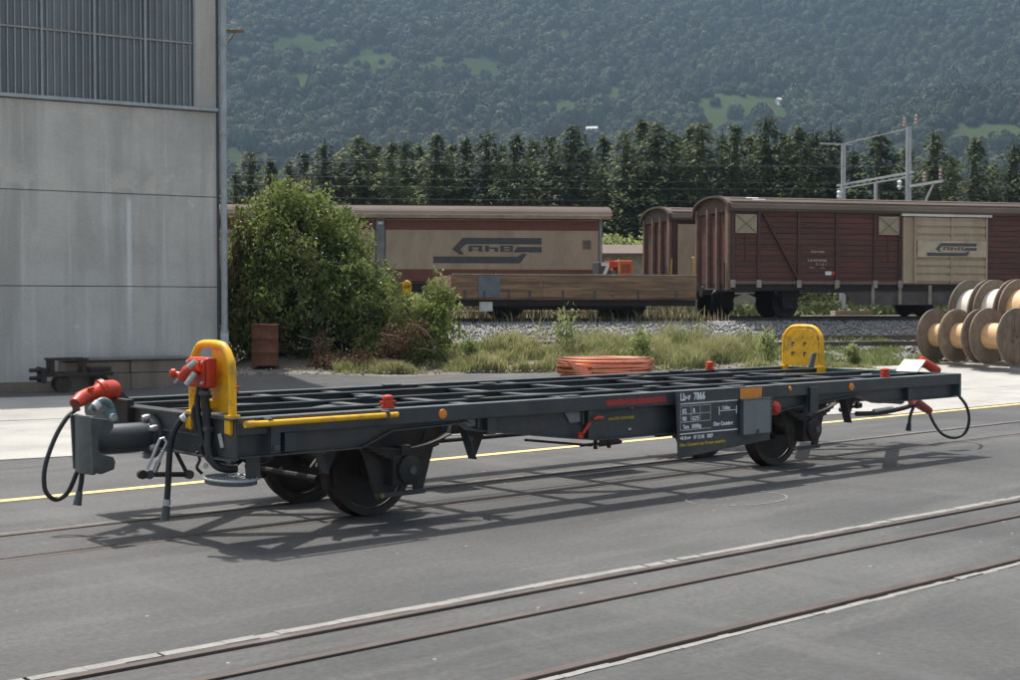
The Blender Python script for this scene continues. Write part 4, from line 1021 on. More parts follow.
# ================================================================== CATENARY
gan=thing('catenary_gantry','pale steel catenary gantry on two posts with bracket arm and insulators above the boxcar','gantry',TQ(26.5,45,1.2),ANG_T)
M().tube([(0,0,-.2),(0,0,7.15)],[.13,.10],12).build('post',GALV,gan,smooth=True); M().tube([(0,5,-.2),(0,5,7.1)],[.13,.09],12).build('post',GALV,gan,smooth=True)
m=M(); m.beam((0,-.35,5.45),(0,5.5,5.45),.08,.08); m.beam((0,-.35,5.30),(0,5.5,5.30),.05,.05)
for k in range(12): m.beam((0,-.3+k*.48,5.30 if k%2 else 5.45),(0,-.3+(k+1)*.48,5.45 if k%2 else 5.30),.03,.03)
m.build('cross_beam',GALV,gan)
M().beam((0,0,7.1),(0,5.6,7.1),.035,.035).build('top_wire_arm',GALV,gan)
M().beam((-1.0,5,7.08),(.4,5,7.08),.08,.06).build('top_arm',GALV,gan)
M().beam((0,2.4,5.3),(0,2.4,3.0),.09,.09).build('drop_post',GALV,gan)
M().beam((0,-.1,4.95),(0,-2.3,4.95),.09,.09).build('bracket_arm',GALV,gan); M().beam((0,-.25,3.3),(0,-1.7,4.9),.06,.06).build('bracket_brace',GALV,gan)
INS=mk('insulator_brown',(.35,.25,.2),.3)
for y,z in ((-2.15,5.0),(-1.1,5.0),(-.5,7.15),(.3,7.15)): M().lathe([(.03,0),(.07,.08),(.04,.12),(.07,.2),(.04,.24),(.06,.32),(.02,.4)],(0,y,z),'z',12).build('insulator',INS,gan,smooth=True)
for y in (.2,4.9): M().lathe([(.03,0),(.09,.1),(.05,.16),(.09,.28),(.03,.35)],(-.25,y,4.85),'z',12).build('insulator',WHITE,gan,smooth=True)
WIRE=mk('wire_grey',(.07,.075,.07),.5,.3)
for k,(q,z0,sag,rad) in enumerate(((43.5,5.55,.35,.014),(45.6,5.1,.25,.012),(47.2,5.9,.4,.014),(49,4.7,.3,.012),(51,5.35,.35,.014),(45,6.9,.5,.012),(50,7.4,.5,.012))):
    pts=[]
    for i in range(61):
        u=-35+115*i/60; s=((u+35)%61.5)/61.5; pts.append(TQ(u,q,1.2+z0-4*sag*s*(1-s)))
    tag(M().tube(pts,rad*.42,5).build('overhead_wire',WIRE),['contact wire hanging over the second track','lowest thin wire past the gantry','messenger wire beyond the second track','lower contact wire of the far track','middle messenger wire of the far track','top feeder wire on the near gantry post','highest feeder wire on the far gantry post'][k],'wire','overhead wires strung along the tracks')
stay=M().tube([TQ(28.5,49,1.2),TQ(26.8,48.0,7.0)],.035,6).build('timber_pole',BARK); tag(stay,'thin leaning brown timber pole between the gantry posts','pole')

# ================================================================== THE FLAT CONTAINER WAGON
OX=Vector((9.79,10.0,0)); X0,X1,YN,YF=4.9,14.62,8.67,11.33; ZT=.97
wg=thing('container_flat_wagon','freshly painted dark grey skeleton container wagon with yellow end frames and red plugs','railway wagon',OX)
def part(m,name,mat,parent=None,smooth=False,bevel=0.004): return m.build(name,mat,parent or wg,OX,smooth,bevel)
# side members -------------------------------------------------
def side(ynear,sgn):
    """outer rail + recessed web; sgn=+1 means inboard is +y"""
    y=lambda a,b: (ynear+a*sgn,ynear+b*sgn) if sgn>0 else (ynear+b*sgn,ynear+a*sgn)
    a,b=y(0,.012); rail=part(M().box(X0,X1,a,b,.845,ZT),'side_rail',WAG)
    a,b=y(.0125,.115); part(M().box(X0+.01,X1-.01,a,b,ZT-.014,ZT+.001),'top_flange',WAG_SUNLIT,rail)
    a,b=y(.0125,.05); part(M().box(X0+.01,X1-.01,a,b,.845,.857),'lower_flange',WAG,rail)
    # deep web
    a,b=y(.075,.087)
    poly=[(X0+.02,.95),(X0+.02,.685),(6.0,.685),(6.30,.80),(7.02,.82),(7.12,.755),(8.15,.625),(8.6,.575),(10.6,.575),(11.35,.72),(12.6,.80),(13.0,.70),(X1-.02,.70),(X1-.02,.95)]
    part(M().prism(poly,'y',a,b),'web_plate',WAG,bevel=0)
    a,b=y(.02,.135); low=poly[1:-1]; m=M()
    for p,q in zip(low,low[1:]): m.prism([(p[0],p[1]-.012),(q[0],q[1]-.012),(q[0],q[1]),(p[0],p[1])],'y',a,b)
    part(m,'bottom_flange',WAG,bevel=0)
    for x,zb in ((5.35,.695),(7.32,.70),(8.50,.59),(11.72,.62),(13.6,.70)):
        a,b=y(.014,.074); st=part(M().box(x-.045,x+.045,a,b,zb,.843),'stiffener',WAG)
    return rail
side(YN,1); side(YF,-1)
# light angled gussets at the lashing points
# headstocks
def chan(a,b,c,d,z0,z1,name='headstock'): return None
hs=part(M().box(X0,X0+.014,YN+.02,YF-.02,.66,ZT-.001),'headstock',WAG)
part(M().box(X0-.04,X0+.10,YN+.012,YF-.012,ZT-.016,ZT-.0015),'headstock_flange',WAG,hs); part(M().box(X0-.055,X0-.002,YN+.02,YF-.02,.655,.67),'headstock_flange',WAG,hs)
part(M().box(X0-.008,X0-.001,9.0,11.2,.80,.815),'weld_bead',GREY,hs)
hs2=part(M().box(X1-.014,X1+.03,YN-.004,YF-.02,.70,ZT-.001),'headstock',mk('teal_end_paint',(.045,.10,.10),.45))
# inner longitudinals and cross members
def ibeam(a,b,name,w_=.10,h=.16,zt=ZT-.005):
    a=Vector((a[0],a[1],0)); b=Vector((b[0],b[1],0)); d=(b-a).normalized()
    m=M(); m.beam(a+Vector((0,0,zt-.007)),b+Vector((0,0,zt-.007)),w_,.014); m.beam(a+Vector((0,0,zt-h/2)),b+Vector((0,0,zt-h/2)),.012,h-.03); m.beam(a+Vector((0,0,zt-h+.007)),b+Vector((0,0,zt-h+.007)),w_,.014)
    return part(m,name,WAG_SUNLIT if name!='longitudinal_beam' else WAG,bevel=0)
for yy,ww,hh in ((9.26,.10,.30),(9.93,.08,.18),(10.74,.10,.30)): ibeam((X0+.03,yy),(X1-.03,yy),'longitudinal_beam',ww,hh,ZT-.006)
cxs=[6.55,7.32,8.50,9.60,10.9,11.75,13.2]
for i,x in enumerate(cxs):
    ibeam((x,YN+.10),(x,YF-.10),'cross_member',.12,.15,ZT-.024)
for a,b in (((X0+.05,9.93),(6.5,YN+.15)),((X0+.05,9.95),(6.5,YF-.15)),((X0+.1,YN+.15),(6.5,9.85)),((X0+.1,YF-.15),(6.5,10.0)),
            ((X1-.05,9.93),(12.8,YN+.15)),((X1-.05,9.95),(12.8,YF-.15)),((12.8,9.9),(X1-.2,YN+.2)),((12.8,10.0),(X1-.2,YF-.2)),
            ((8.5,9.95),(9.55,9.3)),((7.35,YF-.15),(8.45,10.8))):
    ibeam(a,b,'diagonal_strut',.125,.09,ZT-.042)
# small lashing plates on top that catch the sun
for x,y in ((6.15,11.15),(7.6,9.26),(6.9,9.93),(9.0,10.74),(9.9,9.26),(11.2,10.74),(12.1,9.93),(8.1,11.2),(10.6,8.76),(12.4,11.2),(8.3,8.76)):
    part(M().box(x-.09,x+.09,y-.05,y+.05,ZT+.002,ZT+.014),'lashing_plate',GREY)
# yellow container end frames ----------------------------------
def end_frame(flip):
    ya,yb=YN+.11,YN+.71; xc=X0+.02; r=.032
    pts=[(xc,ya,.84),(xc,ya,1.30),(xc,ya+.03,1.40),(xc,ya+.10,1.475),(xc,ya+.19,1.50),(xc,yb-.19,1.50),(xc,yb-.10,1.475),(xc,yb-.03,1.40),(xc,yb,1.30),(xc,yb,.84)]
    m=M().tube(curve(pts,3),.031,12)
    P=[(ya+.03,.99),(ya+.03,1.30),(ya+.06,1.39),(ya+.12,1.45),(ya+.19,1.475),(yb-.19,1.475),(yb-.12,1.45),(yb-.06,1.39),(yb-.03,1.30),(yb-.03,.99)]
    if not flip: P=[(y_,z_) if y_<yb-.28 else None for y_,z_ in P]; P=[p_ for p_ in P if p_]+[(yb-.26,1.475),(yb-.26,.99)]
    pl=M().prism(P,'x',xc+.02,xc+.035)
    ft=[M().box(xc-.045,xc+.045,y-.042,y+.042,.85,.99) for y in (ya,yb)]
    lug=M().box(xc-.05,xc+.06,ya+.26,ya+.40,1.02,1.08)
    parts=[('end_frame',m,YEL,True),('backing_plate',pl,YEL,False)]+[('frame_socket',f,YEL,False) for f in ft]+[('latch_lug',lug,YEL,False)]
    fr=None
    for n_,mm,mt,sm in parts:
        if flip:
            if n_=='latch_lug': continue
            mm.rot(); mm.v=[(x-.10,y,z) for x,y,z in mm.v]
        o=part(mm,n_,mt,fr,sm,.004 if not sm else 0)
        if fr is None: fr=o
    return fr,xc,ya,yb
fr1,xc,ya,yb=end_frame(False); fr2,_,_,_=end_frame(True)
for a in (0,1):
    for b in (0,1):
        y=yb-.24-.19*a; z=1.29-.13*b
        m=M().box(xc+.0355,xc+.042,y-.022,y+.022,z-.012,z+.012); m.box(xc+.0355,xc+.042,y-.022,y-.008,z-.045,z-.0125); m.rot(); m.v=[(a_-.10,b_,c_) for a_,b_,c_ in m.v]; part(m,'slot',BLK,fr2,bevel=0)
def rp(px,py,Y):
    rx=(px-510)/FPX; sy=(304-py)/FPX; dx=RV.x*rx+FV.x; dy=RV.y*rx+FV.y; t=Y/dy; return Vector((dx*t,Y,CAM_H+sy*t))
# red socket box on the left frame with its plug
rb=part(M().box(xc-.12,xc-.03,8.94,9.24,1.18,1.405),'socket_box',RED,bevel=.018)
part(M().box(xc-.133,xc-.122,8.955,9.225,1.195,1.39),'box_lid',RED,rb,bevel=.01)
for y in (8.975,9.20):
    for z in (1.22,1.37): part(M().lathe([(.011,0),(.011,.015)],(xc-.133,y,z),'x',8,Vector((-1,0,0))),'lid_bolt',CHR,rb,bevel=0)
Yp=9.30
part(M().tube([rp(197,366,9.02),rp(188,372,9.08),rp(181,378,9.14)],[.045,.055,.035],14),'plug',RED,rb,True,0)
part(M().tube([rp(185,377,9.12),rp(176,374,9.18)],[.03,.022],12),'plug',RED,rb,True,0)
part(M().lathe([(.012,0),(.034,.01),(.034,.035),(.015,.05)],rp(176,373.5,9.18),'x',14,Vector((-.8,.6,.1)).normalized()),'plug_knob',RED,rb,True,0)
part(M().tube([rp(188,367,8.98),rp(196,361,8.94)],.022,8),'clamp_handle',CHR,rb,True,0)
part(M().tube([rp(186,385,8.98),rp(194.5,373,8.95)],.022,8),'clamp_handle',CHR,rb,True,0)
part(M().tube([rp(174,383,9.16),rp(178,379,9.14)],.010,6),'clamp_pin',CHR,rb,True,0)
for xa_,xb_,ya_,yb_ in ((457,475,416,426),(561.5,580,410.5,422)):
    A_=rp(xa_,ya_,8.735); B_=rp(xb_,yb_,8.735); part(M().prism([(A_.x+.03,.843),(B_.x,.843),(B_.x,B_.z+.0),(A_.x+.10,B_.z-.005),(A_.x+.03,A_.z-.02)],'y',8.728,8.74),'gusset',mk('gusset_light_grey',(.19,.20,.19),.6)); part(M().box(B_.x+.005,B_.x+.022,8.70,8.742,B_.z-.02,.843),'gusset_edge',BLK)
# thick cables from box to underframe
part(M().tube(curve([rp(204,386,9.05),rp(205,404,9.05),rp(208,430,9.03),rp(208,450,9.0),rp(214,464,8.95),rp(224,469,8.9),rp(236,469,8.88)],7),.033,12),'power_cable',RUB,None,True,0)
part(M().tube(curve([rp(199,388,9.12),rp(197,402,9.14),rp(199,425,9.12),rp(203,445,9.08)],7),.022,10),'power_cable',RUB,None,True,0)
part(M().tube(curve([rp(196,404,9.15),rp(193,412,9.18),rp(196,432,9.16)],7),.016,10),'thin_cable',RUB,None,True,0)
part(M().tube(curve([rp(222,432,8.98),rp(214,444,9.0),rp(216,458,8.98),rp(222,462,8.95)],7),.009,8),'thin_cable',RUB,None,True,0)
part(M().tube([rp(219,434,8.9),rp(222,448,8.88)],.018,8),'cable_clip',CHR,None,True,0)
for y_ in (391,427): part(M().tube([rp(204.5 if y_<400 else 208,y_,9.04),rp(204.5 if y_<400 else 208,y_+4,9.04)],.043,12),'cable_gland',GREY,None,True,0)
# front brake hose (lower left) with white collar
part(M().tube(curve([rp(193,412,9.35),rp(187,416,9.40),rp(180,421,9.45),rp(173,433,9.48),rp(169.5,447,9.5),rp(168,465,9.5),rp(167,485,9.5),rp(165.5,503,9.5)],7),.024,10),'brake_hose',RUB,None,True,0)
part(M().tube([rp(186,416,9.40),rp(182,419,9.43)],.031,10),'hose_collar',WHITE,None,True,0)
part(M().tube([rp(165.6,500,9.5),rp(165.2,506,9.5)],.031,10),'hose_clamp',CHR,None,True,0)
part(M().tube([rp(165.2,507,9.5),rp(163.5,521,9.5)],[.03,.036],10),'hose_coupling',GREY,None,True,0)
r_=random.Random(21)
for k in range(6):
    x0_=200+k*9; part(M().tube(curve([rp(x0_,448+r_.uniform(-4,6),9.1),rp(x0_+6,456+r_.uniform(-3,6),9.2),rp(x0_+15,462+r_.uniform(-3,8),9.15),rp(x0_+26,460+r_.uniform(-3,6),9.25)],4),r_.uniform(.010,.02),7),'brake_pipe',RUB if k%2 else WAGD,None,True,0)
part(M().tube(curve([rp(196,452,9.2),rp(199,460,9.2),rp(196,468,9.2),rp(201,474,9.2)],4),.012,7),'chain_hook',WAGD,None,True,0)
for x_,y_ in ((205,466),(228,462),(236,456)): part(M().lathe([(.022,0),(.022,.03)],rp(x_,y_,9.05),'y',8,Vector((-.5,-.85,0)).normalized()),'pipe_union',CHR,None,True,0)
# handrail
hr=part(M().tube([(5.0,8.60,.93),(6.16,8.60,.93)],.022,10),'yellow_handrail',YEL,None,True,0)
part(M().tube([(4.92,8.60,.93),(5.0,8.60,.93)],.026,10),'rail_end',YEL,hr,True,0); part(M().tube([(6.2,8.60,.93),(6.28,8.60,.93)],.022,10),'rail_end',YEL,hr,True,0)
for x in (5.13,6.18): part(M().box(x-.02,x+.02,8.59,8.672,.90,.965),'rail_bracket',BLK,hr)
part(M().box(5.16,5.24,8.64,8.66,.70,.90),'bracket_plate',WAG); part(M().box(5.18,5.23,8.625,8.64,.72,.76),'bracket_bolt',GREY)
# step
st=part(M().box(5.02,5.14,8.76,8.775,.50,.70),'step_hanger',WAG)
o=M()
ring=[(4.96+.17*math.cos(t),8.88+.25*math.sin(t)) for t in [2*math.pi*k/28 for k in range(28)]]
o.prism(ring,'z',.475,.51); stp=part(o,'step_plate',GREY,st,bevel=.003)
o=M()
for i in range(-4,5):
    for j in range(-5,6):
        if (i/3.2)**2+(j/4.8)**2<1: o.box(4.96+i*.05-.012,4.96+i*.05+.012,8.88+j*.05-.012,8.88+j*.05+.012,.5105,.517)
stuff(part(o,'step_studs',GALV,stp,bevel=0))
part(M().tube([(4.96+.17*math.cos(t),8.88+.25*math.sin(t),.512) for t in [2*math.pi*k/28 for k in range(29)]],.010,6,False),'step_rim',GALV,stp,True,0)
# central buffer coupler left ----------------------------------
def coupler(flip):
    def pp(m,n_,mt,par=None,sm=False,bv=.004):
        if flip: m.rot()
        return part(m,n_,mt,par,sm,bv)
    c=pp(M().lathe([(.15,0),(.15,.04),(.118,.05),(.118,.52),(.10,.56)],(4.885,10.0,.745),'x',28,Vector((-1,0,0))),'buffer_tube',WAG,None,True,0)
    pp(M().lathe([(.175,0),(.175,.03)],(4.89,10.0,.745),'x',24,Vector((-1,0,0))),'mounting_flange',GREY,c,True,0)
    for k in range(6):
        a=math.pi/6+k*math.pi/3; pp(M().lathe([(.028,0),(.028,.03),(.018,.06)],(4.86,10.0+.15*math.cos(a),.745+.15*math.sin(a)),'x',8,Vector((-1,0,0))),'flange_bolt',CHR,c,True,0)
    # buffer head: curved front plate and two cheek plates with a notch
    n=9; m=M(); f_=[(4.27-.04*math.cos((j-4)/4*1.2)+.04,9.80+.32*j/8) for j in range(n)]
    out=f_+[(x+.03,y) for x,y in reversed(f_)]; m.prism(out,'z',.50,.95); hd=pp(m,'buffer_head',GREY,c,False,.008)
    cheek=[(4.27,.945),(4.42,.92),(4.46,.89),(4.455,.85),(4.42,.815),(4.355,.81),(4.335,.78),(4.335,.70),(4.35,.665),(4.39,.65),(4.455,.63),(4.47,.59),(4.46,.535),(4.36,.505),(4.29,.52)]
    pp(M().prism(cheek,'y',9.77,9.795),'cheek_plate',GREY,hd,False,.006); pp(M().prism(cheek,'y',10.125,10.15),'cheek_plate',GREY,hd,False,.006)
    # coupling links
    l1=pp(M().tube([rp(159,440,9.75),rp(146,470,9.75)],.013,8),'coupling_link',CHR,c,True,0); pp(M().tube([rp(166,443,9.72),rp(153,473,9.72)],.013,8),'coupling_link',CHR,c,True,0)
    pp(M().tube([rp(159,440,9.75),rp(163,438.5,9.74),rp(166,443,9.72)],.013,8),'link_bend',CHR,l1,True,0)
    pp(M().tube([rp(140,475,9.72),rp(190,475,9.72)],.02,10),'coupling_rod',WAGD,c,True,0)
    for x in (141,148,188): pp(M().lathe([(.036,-.02),(.036,.02)],rp(x,475,9.72),'y',12),'rod_eye',GREY if x>141 else WAGD,c,True,0)
    pp(M().beam(rp(171,444,9.8),rp(186,474,9.75),.05,.03),'bracket_strut',WAGD,c)
    pp(M().beam(rp(158,462,9.8),rp(152,476,9.75),.03,.03),'bracket_strut',WAGD,c)
    return c
coupler(False); coupler(True)
# far-left wedge and red plug with loop hose; mirrored at the other end with pale plate
def plug(flip):
    def pp(m,n_,mt,par=None,sm=False,bv=.004):
        if flip: m.rot()
        return part(m,n_,mt,par,sm,bv)
    wd=pp(M().prism([(4.87,.80),(4.87,1.13),(4.93,1.13),(5.10,.975),(5.10,.80)],'y',10.50,10.53),'wedge_bracket',WAG)
    pp(M().prism([(4.89,1.128),(4.93,1.128),(5.12,.975),(5.10,.975)],'y',10.53,10.80),'wedge_cover',GREY if not flip else WHITE,wd)
    b=pp(M().tube([(4.90,10.42,1.08),(4.72,10.42,1.06),(4.66,10.42,1.045),(4.54,10.42,1.03),(4.42,10.42,.99),(4.35,10.42,.94)],[.06,.068,.05,.052,.06,.035],14),'red_plug',RED,None,True,0)
    pp(M().tube([(4.78,10.42,1.067),(4.74,10.42,1.063)],.078,14),'plug_collar',RED,b,True,0)
    pp(M().tube([(4.72,10.36,1.10),(4.64,10.34,1.13)],.02,8),'plug_latch',RED,b,True,0)
    return wd,b
part(M().prism([(4.88,.80),(4.88,1.11),(4.93,1.11),(5.06,.975),(5.06,.80)],'y',10.72,10.75),'wedge_bracket',WAG)
part(M().prism([(4.90,1.118),(4.93,1.118),(5.08,.975),(5.06,.975)],'y',10.755,10.98),'wedge_cover',GREY)
b=part(M().tube([rp(112,390,10.7),rp(101,391,10.6),rp(96,393,10.6),rp(88,395,10.55),rp(80,399,10.5),rp(74,404,10.45)],[.085,.085,.06,.06,.06,.045],14),'red_plug',RED,None,True,0)
part(M().tube([rp(104,390,10.62),rp(100,391.5,10.62)],.10,14),'plug_collar',RED,b,True,0)
part(M().tube([rp(92,392,10.5),rp(88,388.5,10.5),rp(93,388,10.5)],.016,8),'plug_latch',RED,b,True,0)
part(M().tube([rp(74,402,10.45),rp(76,411,10.42)],.03,10),'plug_tail',mk('dark_red',(.12,.02,.015),.5),b,True,0)
part(M().tube(curve([rp(112,412,10.4),rp(108,404,10.4),rp(102,401,10.4),rp(95,405,10.4),rp(90,411,10.4)],5),.032,10),'elbow_pipe',mk('teal_grey',(.10,.17,.16),.4),None,True,0)
part(M().tube([rp(98,403,10.35),rp(94,407,10.35)],.037,10),'hose_collar',WHITE,None,True,0)
part(M().tube([rp(108,412,10.4),rp(112,424,10.35)],[.06,.05],10),'valve_body',mk('teal_grey',(.1,.17,.16)),None,True,0)
part(M().lathe([(.028,0),(.028,.03)],rp(112,417,10.25),'y',10,Vector((0,-1,0))),'valve_nut',CHR,None,True,0)
part(M().box(4.84,4.9,10.35,10.65,.70,1.02),'plug_bracket',WAGD)
part(M().tube(curve([rp(76,409,10.45),rp(66,418,10.42),rp(54,438,10.4),rp(44,466,10.36),rp(43,488,10.33),rp(49,498,10.3),rp(57,500,10.3),rp(67,492,10.27),rp(76,472,10.22),rp(84,452,10.2)],7),.018,10),'loop_hose',RUB,None,True,0)
part(M().tube(curve([rp(81,468,10.15),rp(80,482,10.15),rp(77.5,494,10.15)],6),.020,10),'brake_hose',RUB,None,True,0); part(M().tube([rp(78,492,10.15),rp(75.5,506,10.15)],[.026,.034],10),'hose_coupling',GREY,None,True,0)
# right end plate and plug: pale cover tilted to the sun
part(M().add([(14.42,9.12,.98),(14.42,9.42,.98),(14.60,9.42,1.12),(14.60,9.12,1.12),(14.44,9.12,.97),(14.44,9.42,.97),(14.62,9.42,1.11),(14.62,9.12,1.11)],[(0,1,2,3),(7,6,5,4),(0,4,5,1),(1,5,6,2),(2,6,7,3),(3,7,4,0)]),'wedge_cover',WHITE)
part(M().tube([rp(920,361,9.4),rp(927,364,9.35),rp(933,368,9.3),rp(938,370.5,9.3)],[.075,.06,.06,.05],14),'red_plug',RED,None,True,0)
part(M().tube(curve([rp(928,408,9.7),rp(934,422,9.7),rp(943,434,9.6),rp(955,438,9.5),rp(966,433,9.4),rp(970,420,9.3),rp(967,406,9.2),rp(958,394,9.1)],8),.019,10),'loop_hose',RUB,None,True,0)
part(M().tube(curve([rp(915,405,9.7),rp(911,416,9.7),rp(910,424,9.7)],6),.021,10),'brake_hose',RUB,None,True,0); part(M().tube([rp(910,424,9.7),rp(909,431,9.7)],[.028,.036],10),'hose_coupling',RUB,None,True,0)
part(M().tube([rp(913,400,9.7),rp(930,411,9.7)],[.07,.05],10),'red_valve',mk('dull_red',(.30,.05,.035),.5),None,True,0)
part(M().tube(curve([rp(857,414,9.8),rp(880,413,9.8),rp(905,408,9.75),rp(915,404,9.7)],5),.03,10),'end_pipe',WAGD,None,True,0)
part(M().tube([rp(874,411,9.75),rp(893,408,9.75)],.022,8),'end_pipe',CHR,None,True,0)
# red corner spigots
for x,y in ((6.30,8.76),(13.20,8.76),(6.30,11.24),(13.08,11.24)):
    s=part(M().lathe([(.055,0),(.055,.02),(.036,.025),(.036,.07),(.048,.075),(.044,.095),(.02,.105)],(x,y,ZT+.002),'z',18),'twist_spigot',RED,None,True,0)
    part(M().box(x-.07,x+.07,y-.018,y+.018,ZT+.035,ZT+.06),'spigot_bar',RED,s)
# reflectors
for x,z,rr in ((6.78,.905,.043),(12.42,.90,.043),(11.34,.925,.025)):
    part(M().lathe([(rr,0),(rr*.9,.012),(rr*.3,.016)],(x,YN-.002,z),'y',20,Vector((0,-1,0))),'reflector',ORG,None,True,0)
# panel board
PNY=8.60
pb=part(M().prism([(9.52,.975),(11.0,.975),(10.93,.425),(9.56,.335)],'y',PNY,PNY+.012),'data_board',WAG,bevel=.003)
WT=mk('white_lettering',(.82,.84,.84),.5); YT=mk('yellow_lettering',(.55,.42,.03),.5)
def lt(s,x,z,size,mat=WT,bold=.002,sx=1.0): 
    o=text_obj(s,size,mat,pb,(x-OX.x,PNY-.002-OX.y,z),0,bold,sx); return o
lt('Lb-v  7866',9.58,.885,.098,WT,.003,.80)
def bar(x0,x1,z0,z1,mt=WT): part(M().box(x0,x1,PNY-.0035,PNY-.0005,z0,z1),'painted_bar',mt,pb,bevel=0)
bar(9.58,10.42,.847,.858); bar(9.58,10.42,.560,.571)
TG=mk('table_grey',(.38,.42,.43),.5)
for z in (.826,.748,.672,.597): bar(9.58,10.02 if z>.6 else 10.02,z,z+.009,TG)
for x in (9.58,9.73,9.86,10.012): bar(x,x+.009,.672,.834,TG)
bar(9.58,9.589,.597,.68,TG); 
lt('02',9.61,.762,.06); lt('R',9.76,.762,.06); lt('90',9.61,.688,.06); lt('G75',9.75,.688,.055)
lt('Tara   5000kg',9.62,.615,.052,WT,.002,.85)
bar(10.14,10.15,.72,.80); bar(10.40,10.41,.72,.80); bar(10.15,10.40,.755,.762); lt('7.50m',10.19,.77,.045)
lt('Ohne Container',10.06,.617,.052,WT,.0022,.80)
lt('+R Rev+   07 12 05   3027',9.58,.510,.046,WT,.002,.9)
lt('Ohne Container nur Bremse umstellen',9.575,.447,.042,YT,.0015,.95)
op=part(M().prism([(10.46,.965),(10.80,.965),(10.79,.862),(10.46,.862)],'y',PNY-.005,PNY-.001),'orange_plate',ORG,pb,bevel=0)
# wire mesh document pocket
pk=part(M().box(10.45,10.46,PNY-.05,PNY-.001,.50,.85),'pocket_frame',GREY,pb); part(M().box(10.89,10.90,PNY-.05,PNY-.001,.50,.85),'pocket_frame',GREY,pb)
part(M().box(10.46,10.89,PNY-.05,PNY-.001,.50,.51),'pocket_frame',GREY,pb); part(M().box(10.44,10.91,PNY-.055,PNY-.001,.85,.862),'pocket_frame',GREY,pb)
part(M().box(10.461,10.889,PNY-.030,PNY-.026,.511,.849),'pocket_back',mk('pocket_grey',(.22,.24,.25),.5),pb,bevel=0)
m=M()
for k in range(22):
    a=k*.035-.34
    x0,z0=10.46+max(0,a),.51+max(0,-a); x1_=min(10.89,10.46+a+.34); L=x1_-x0
    if L>0.01: m.beam((x0,PNY-.047,z0),(x0+L,PNY-.047,min(.849,z0+L)),.005,.005); m.beam((21.35-x0-L,PNY-.043,min(.849,z0+L)),(21.35-x0,PNY-.043,z0),.005,.005)
stuff(part(m,'pocket_mesh',GALV,pb,bevel=0)); part(M().box(10.66,10.69,PNY-.065,PNY-.05,.50,.55),'pocket_catch',BLK,pb)
part(M().box(9.66,9.70,8.613,8.70,.80,.83),'board_bracket',WAG); part(M().box(10.60,10.64,8.613,8.70,.80,.83),'board_bracket',WAG)
# red light beside board
part(M().lathe([(.06,0),(.075,.02),(.07,.05),(.03,.085)],(11.10,8.70,.735),'y',18,Vector((-.25,-.97,0)).normalized()),'red_handle_disc',RED,None,True,0)
part(M().box(11.05,11.16,8.73,8.78,.70,.80),'disc_mount',RED,None,False,.01)
# red smeared stripe and yellow notice
m=M(); r_=random.Random(2)
for k in range(26):
    x=8.66+k*.031; m.box(x,x+.030,YN-.0035,YN-.001,.868+r_.uniform(0,.012),.935-r_.uniform(0,.012))
part(m,'red_stripe',mk('red_stripe_paint',(.36,.035,.03),.6),None,False,0)
text_obj('NUR FÜR CONTAINER',.036,mk('yellow_lettering'  ,(.5,.4,.03)),wg,(8.76-OX.x,YN+.070-OX.y,.735),0,.001,.9)
part(M().box(9.05,9.07,YN+.05,YN+.073,.83,.85),'rivet',WHITE); part(M().box(9.02,9.04,YN+.05,YN+.073,.63,.65),'rivet',WHITE)
# red lever
lv=part(M().tube([rp(583,434,8.66),rp(590,423,8.65)],.014,8),'red_lever',RED,None,True,0); part(M().tube([rp(594,419.5,8.65),rp(598,418,8.64),rp(603,418,8.64)],[.012,.019,.014],8),'lever_grip',RED,lv,True,0); part(M().box(8.33,8.38,8.67,8.70,.60,.655),'lever_mount',RED,lv)
# brake rigging rods
part(M().tube([(8.15,9.2,.56),(8.95,9.15,.46)],.012,6),'brake_rod',WAGD,None,True,0); part(M().tube([(8.8,9.15,.47),(9.35,9.15,.47)],.014,6),'brake_rod',WAGD,None,True,0)
for x in (9.0,9.18): part(M().beam((x,9.15,.56),(x,9.15,.42),.03,.03),'rod_hanger',WAGD)
part(M().prism([(9.12,.56),(9.20,.56),(9.42,.47),(9.40,.44),(9.10,.43)],'y',9.2,9.215),'rod_bracket',mk('oxide_red',(.11,.05,.045),.7))
part(M().tube([(6.9,9.95,.52),(11.7,9.95,.52)],.02,8),'brake_rod',WAGD,None,True,0)
part(M().tube([(9.6,10.35,.62),(10.6,10.35,.62)],.15,18),'air_reservoir',WAGD,None,True,0)
part(M().tube([(7.9,10.5,.72),(8.4,10.5,.72)],.12,16),'brake_cylinder',WAGD,None,True,0)
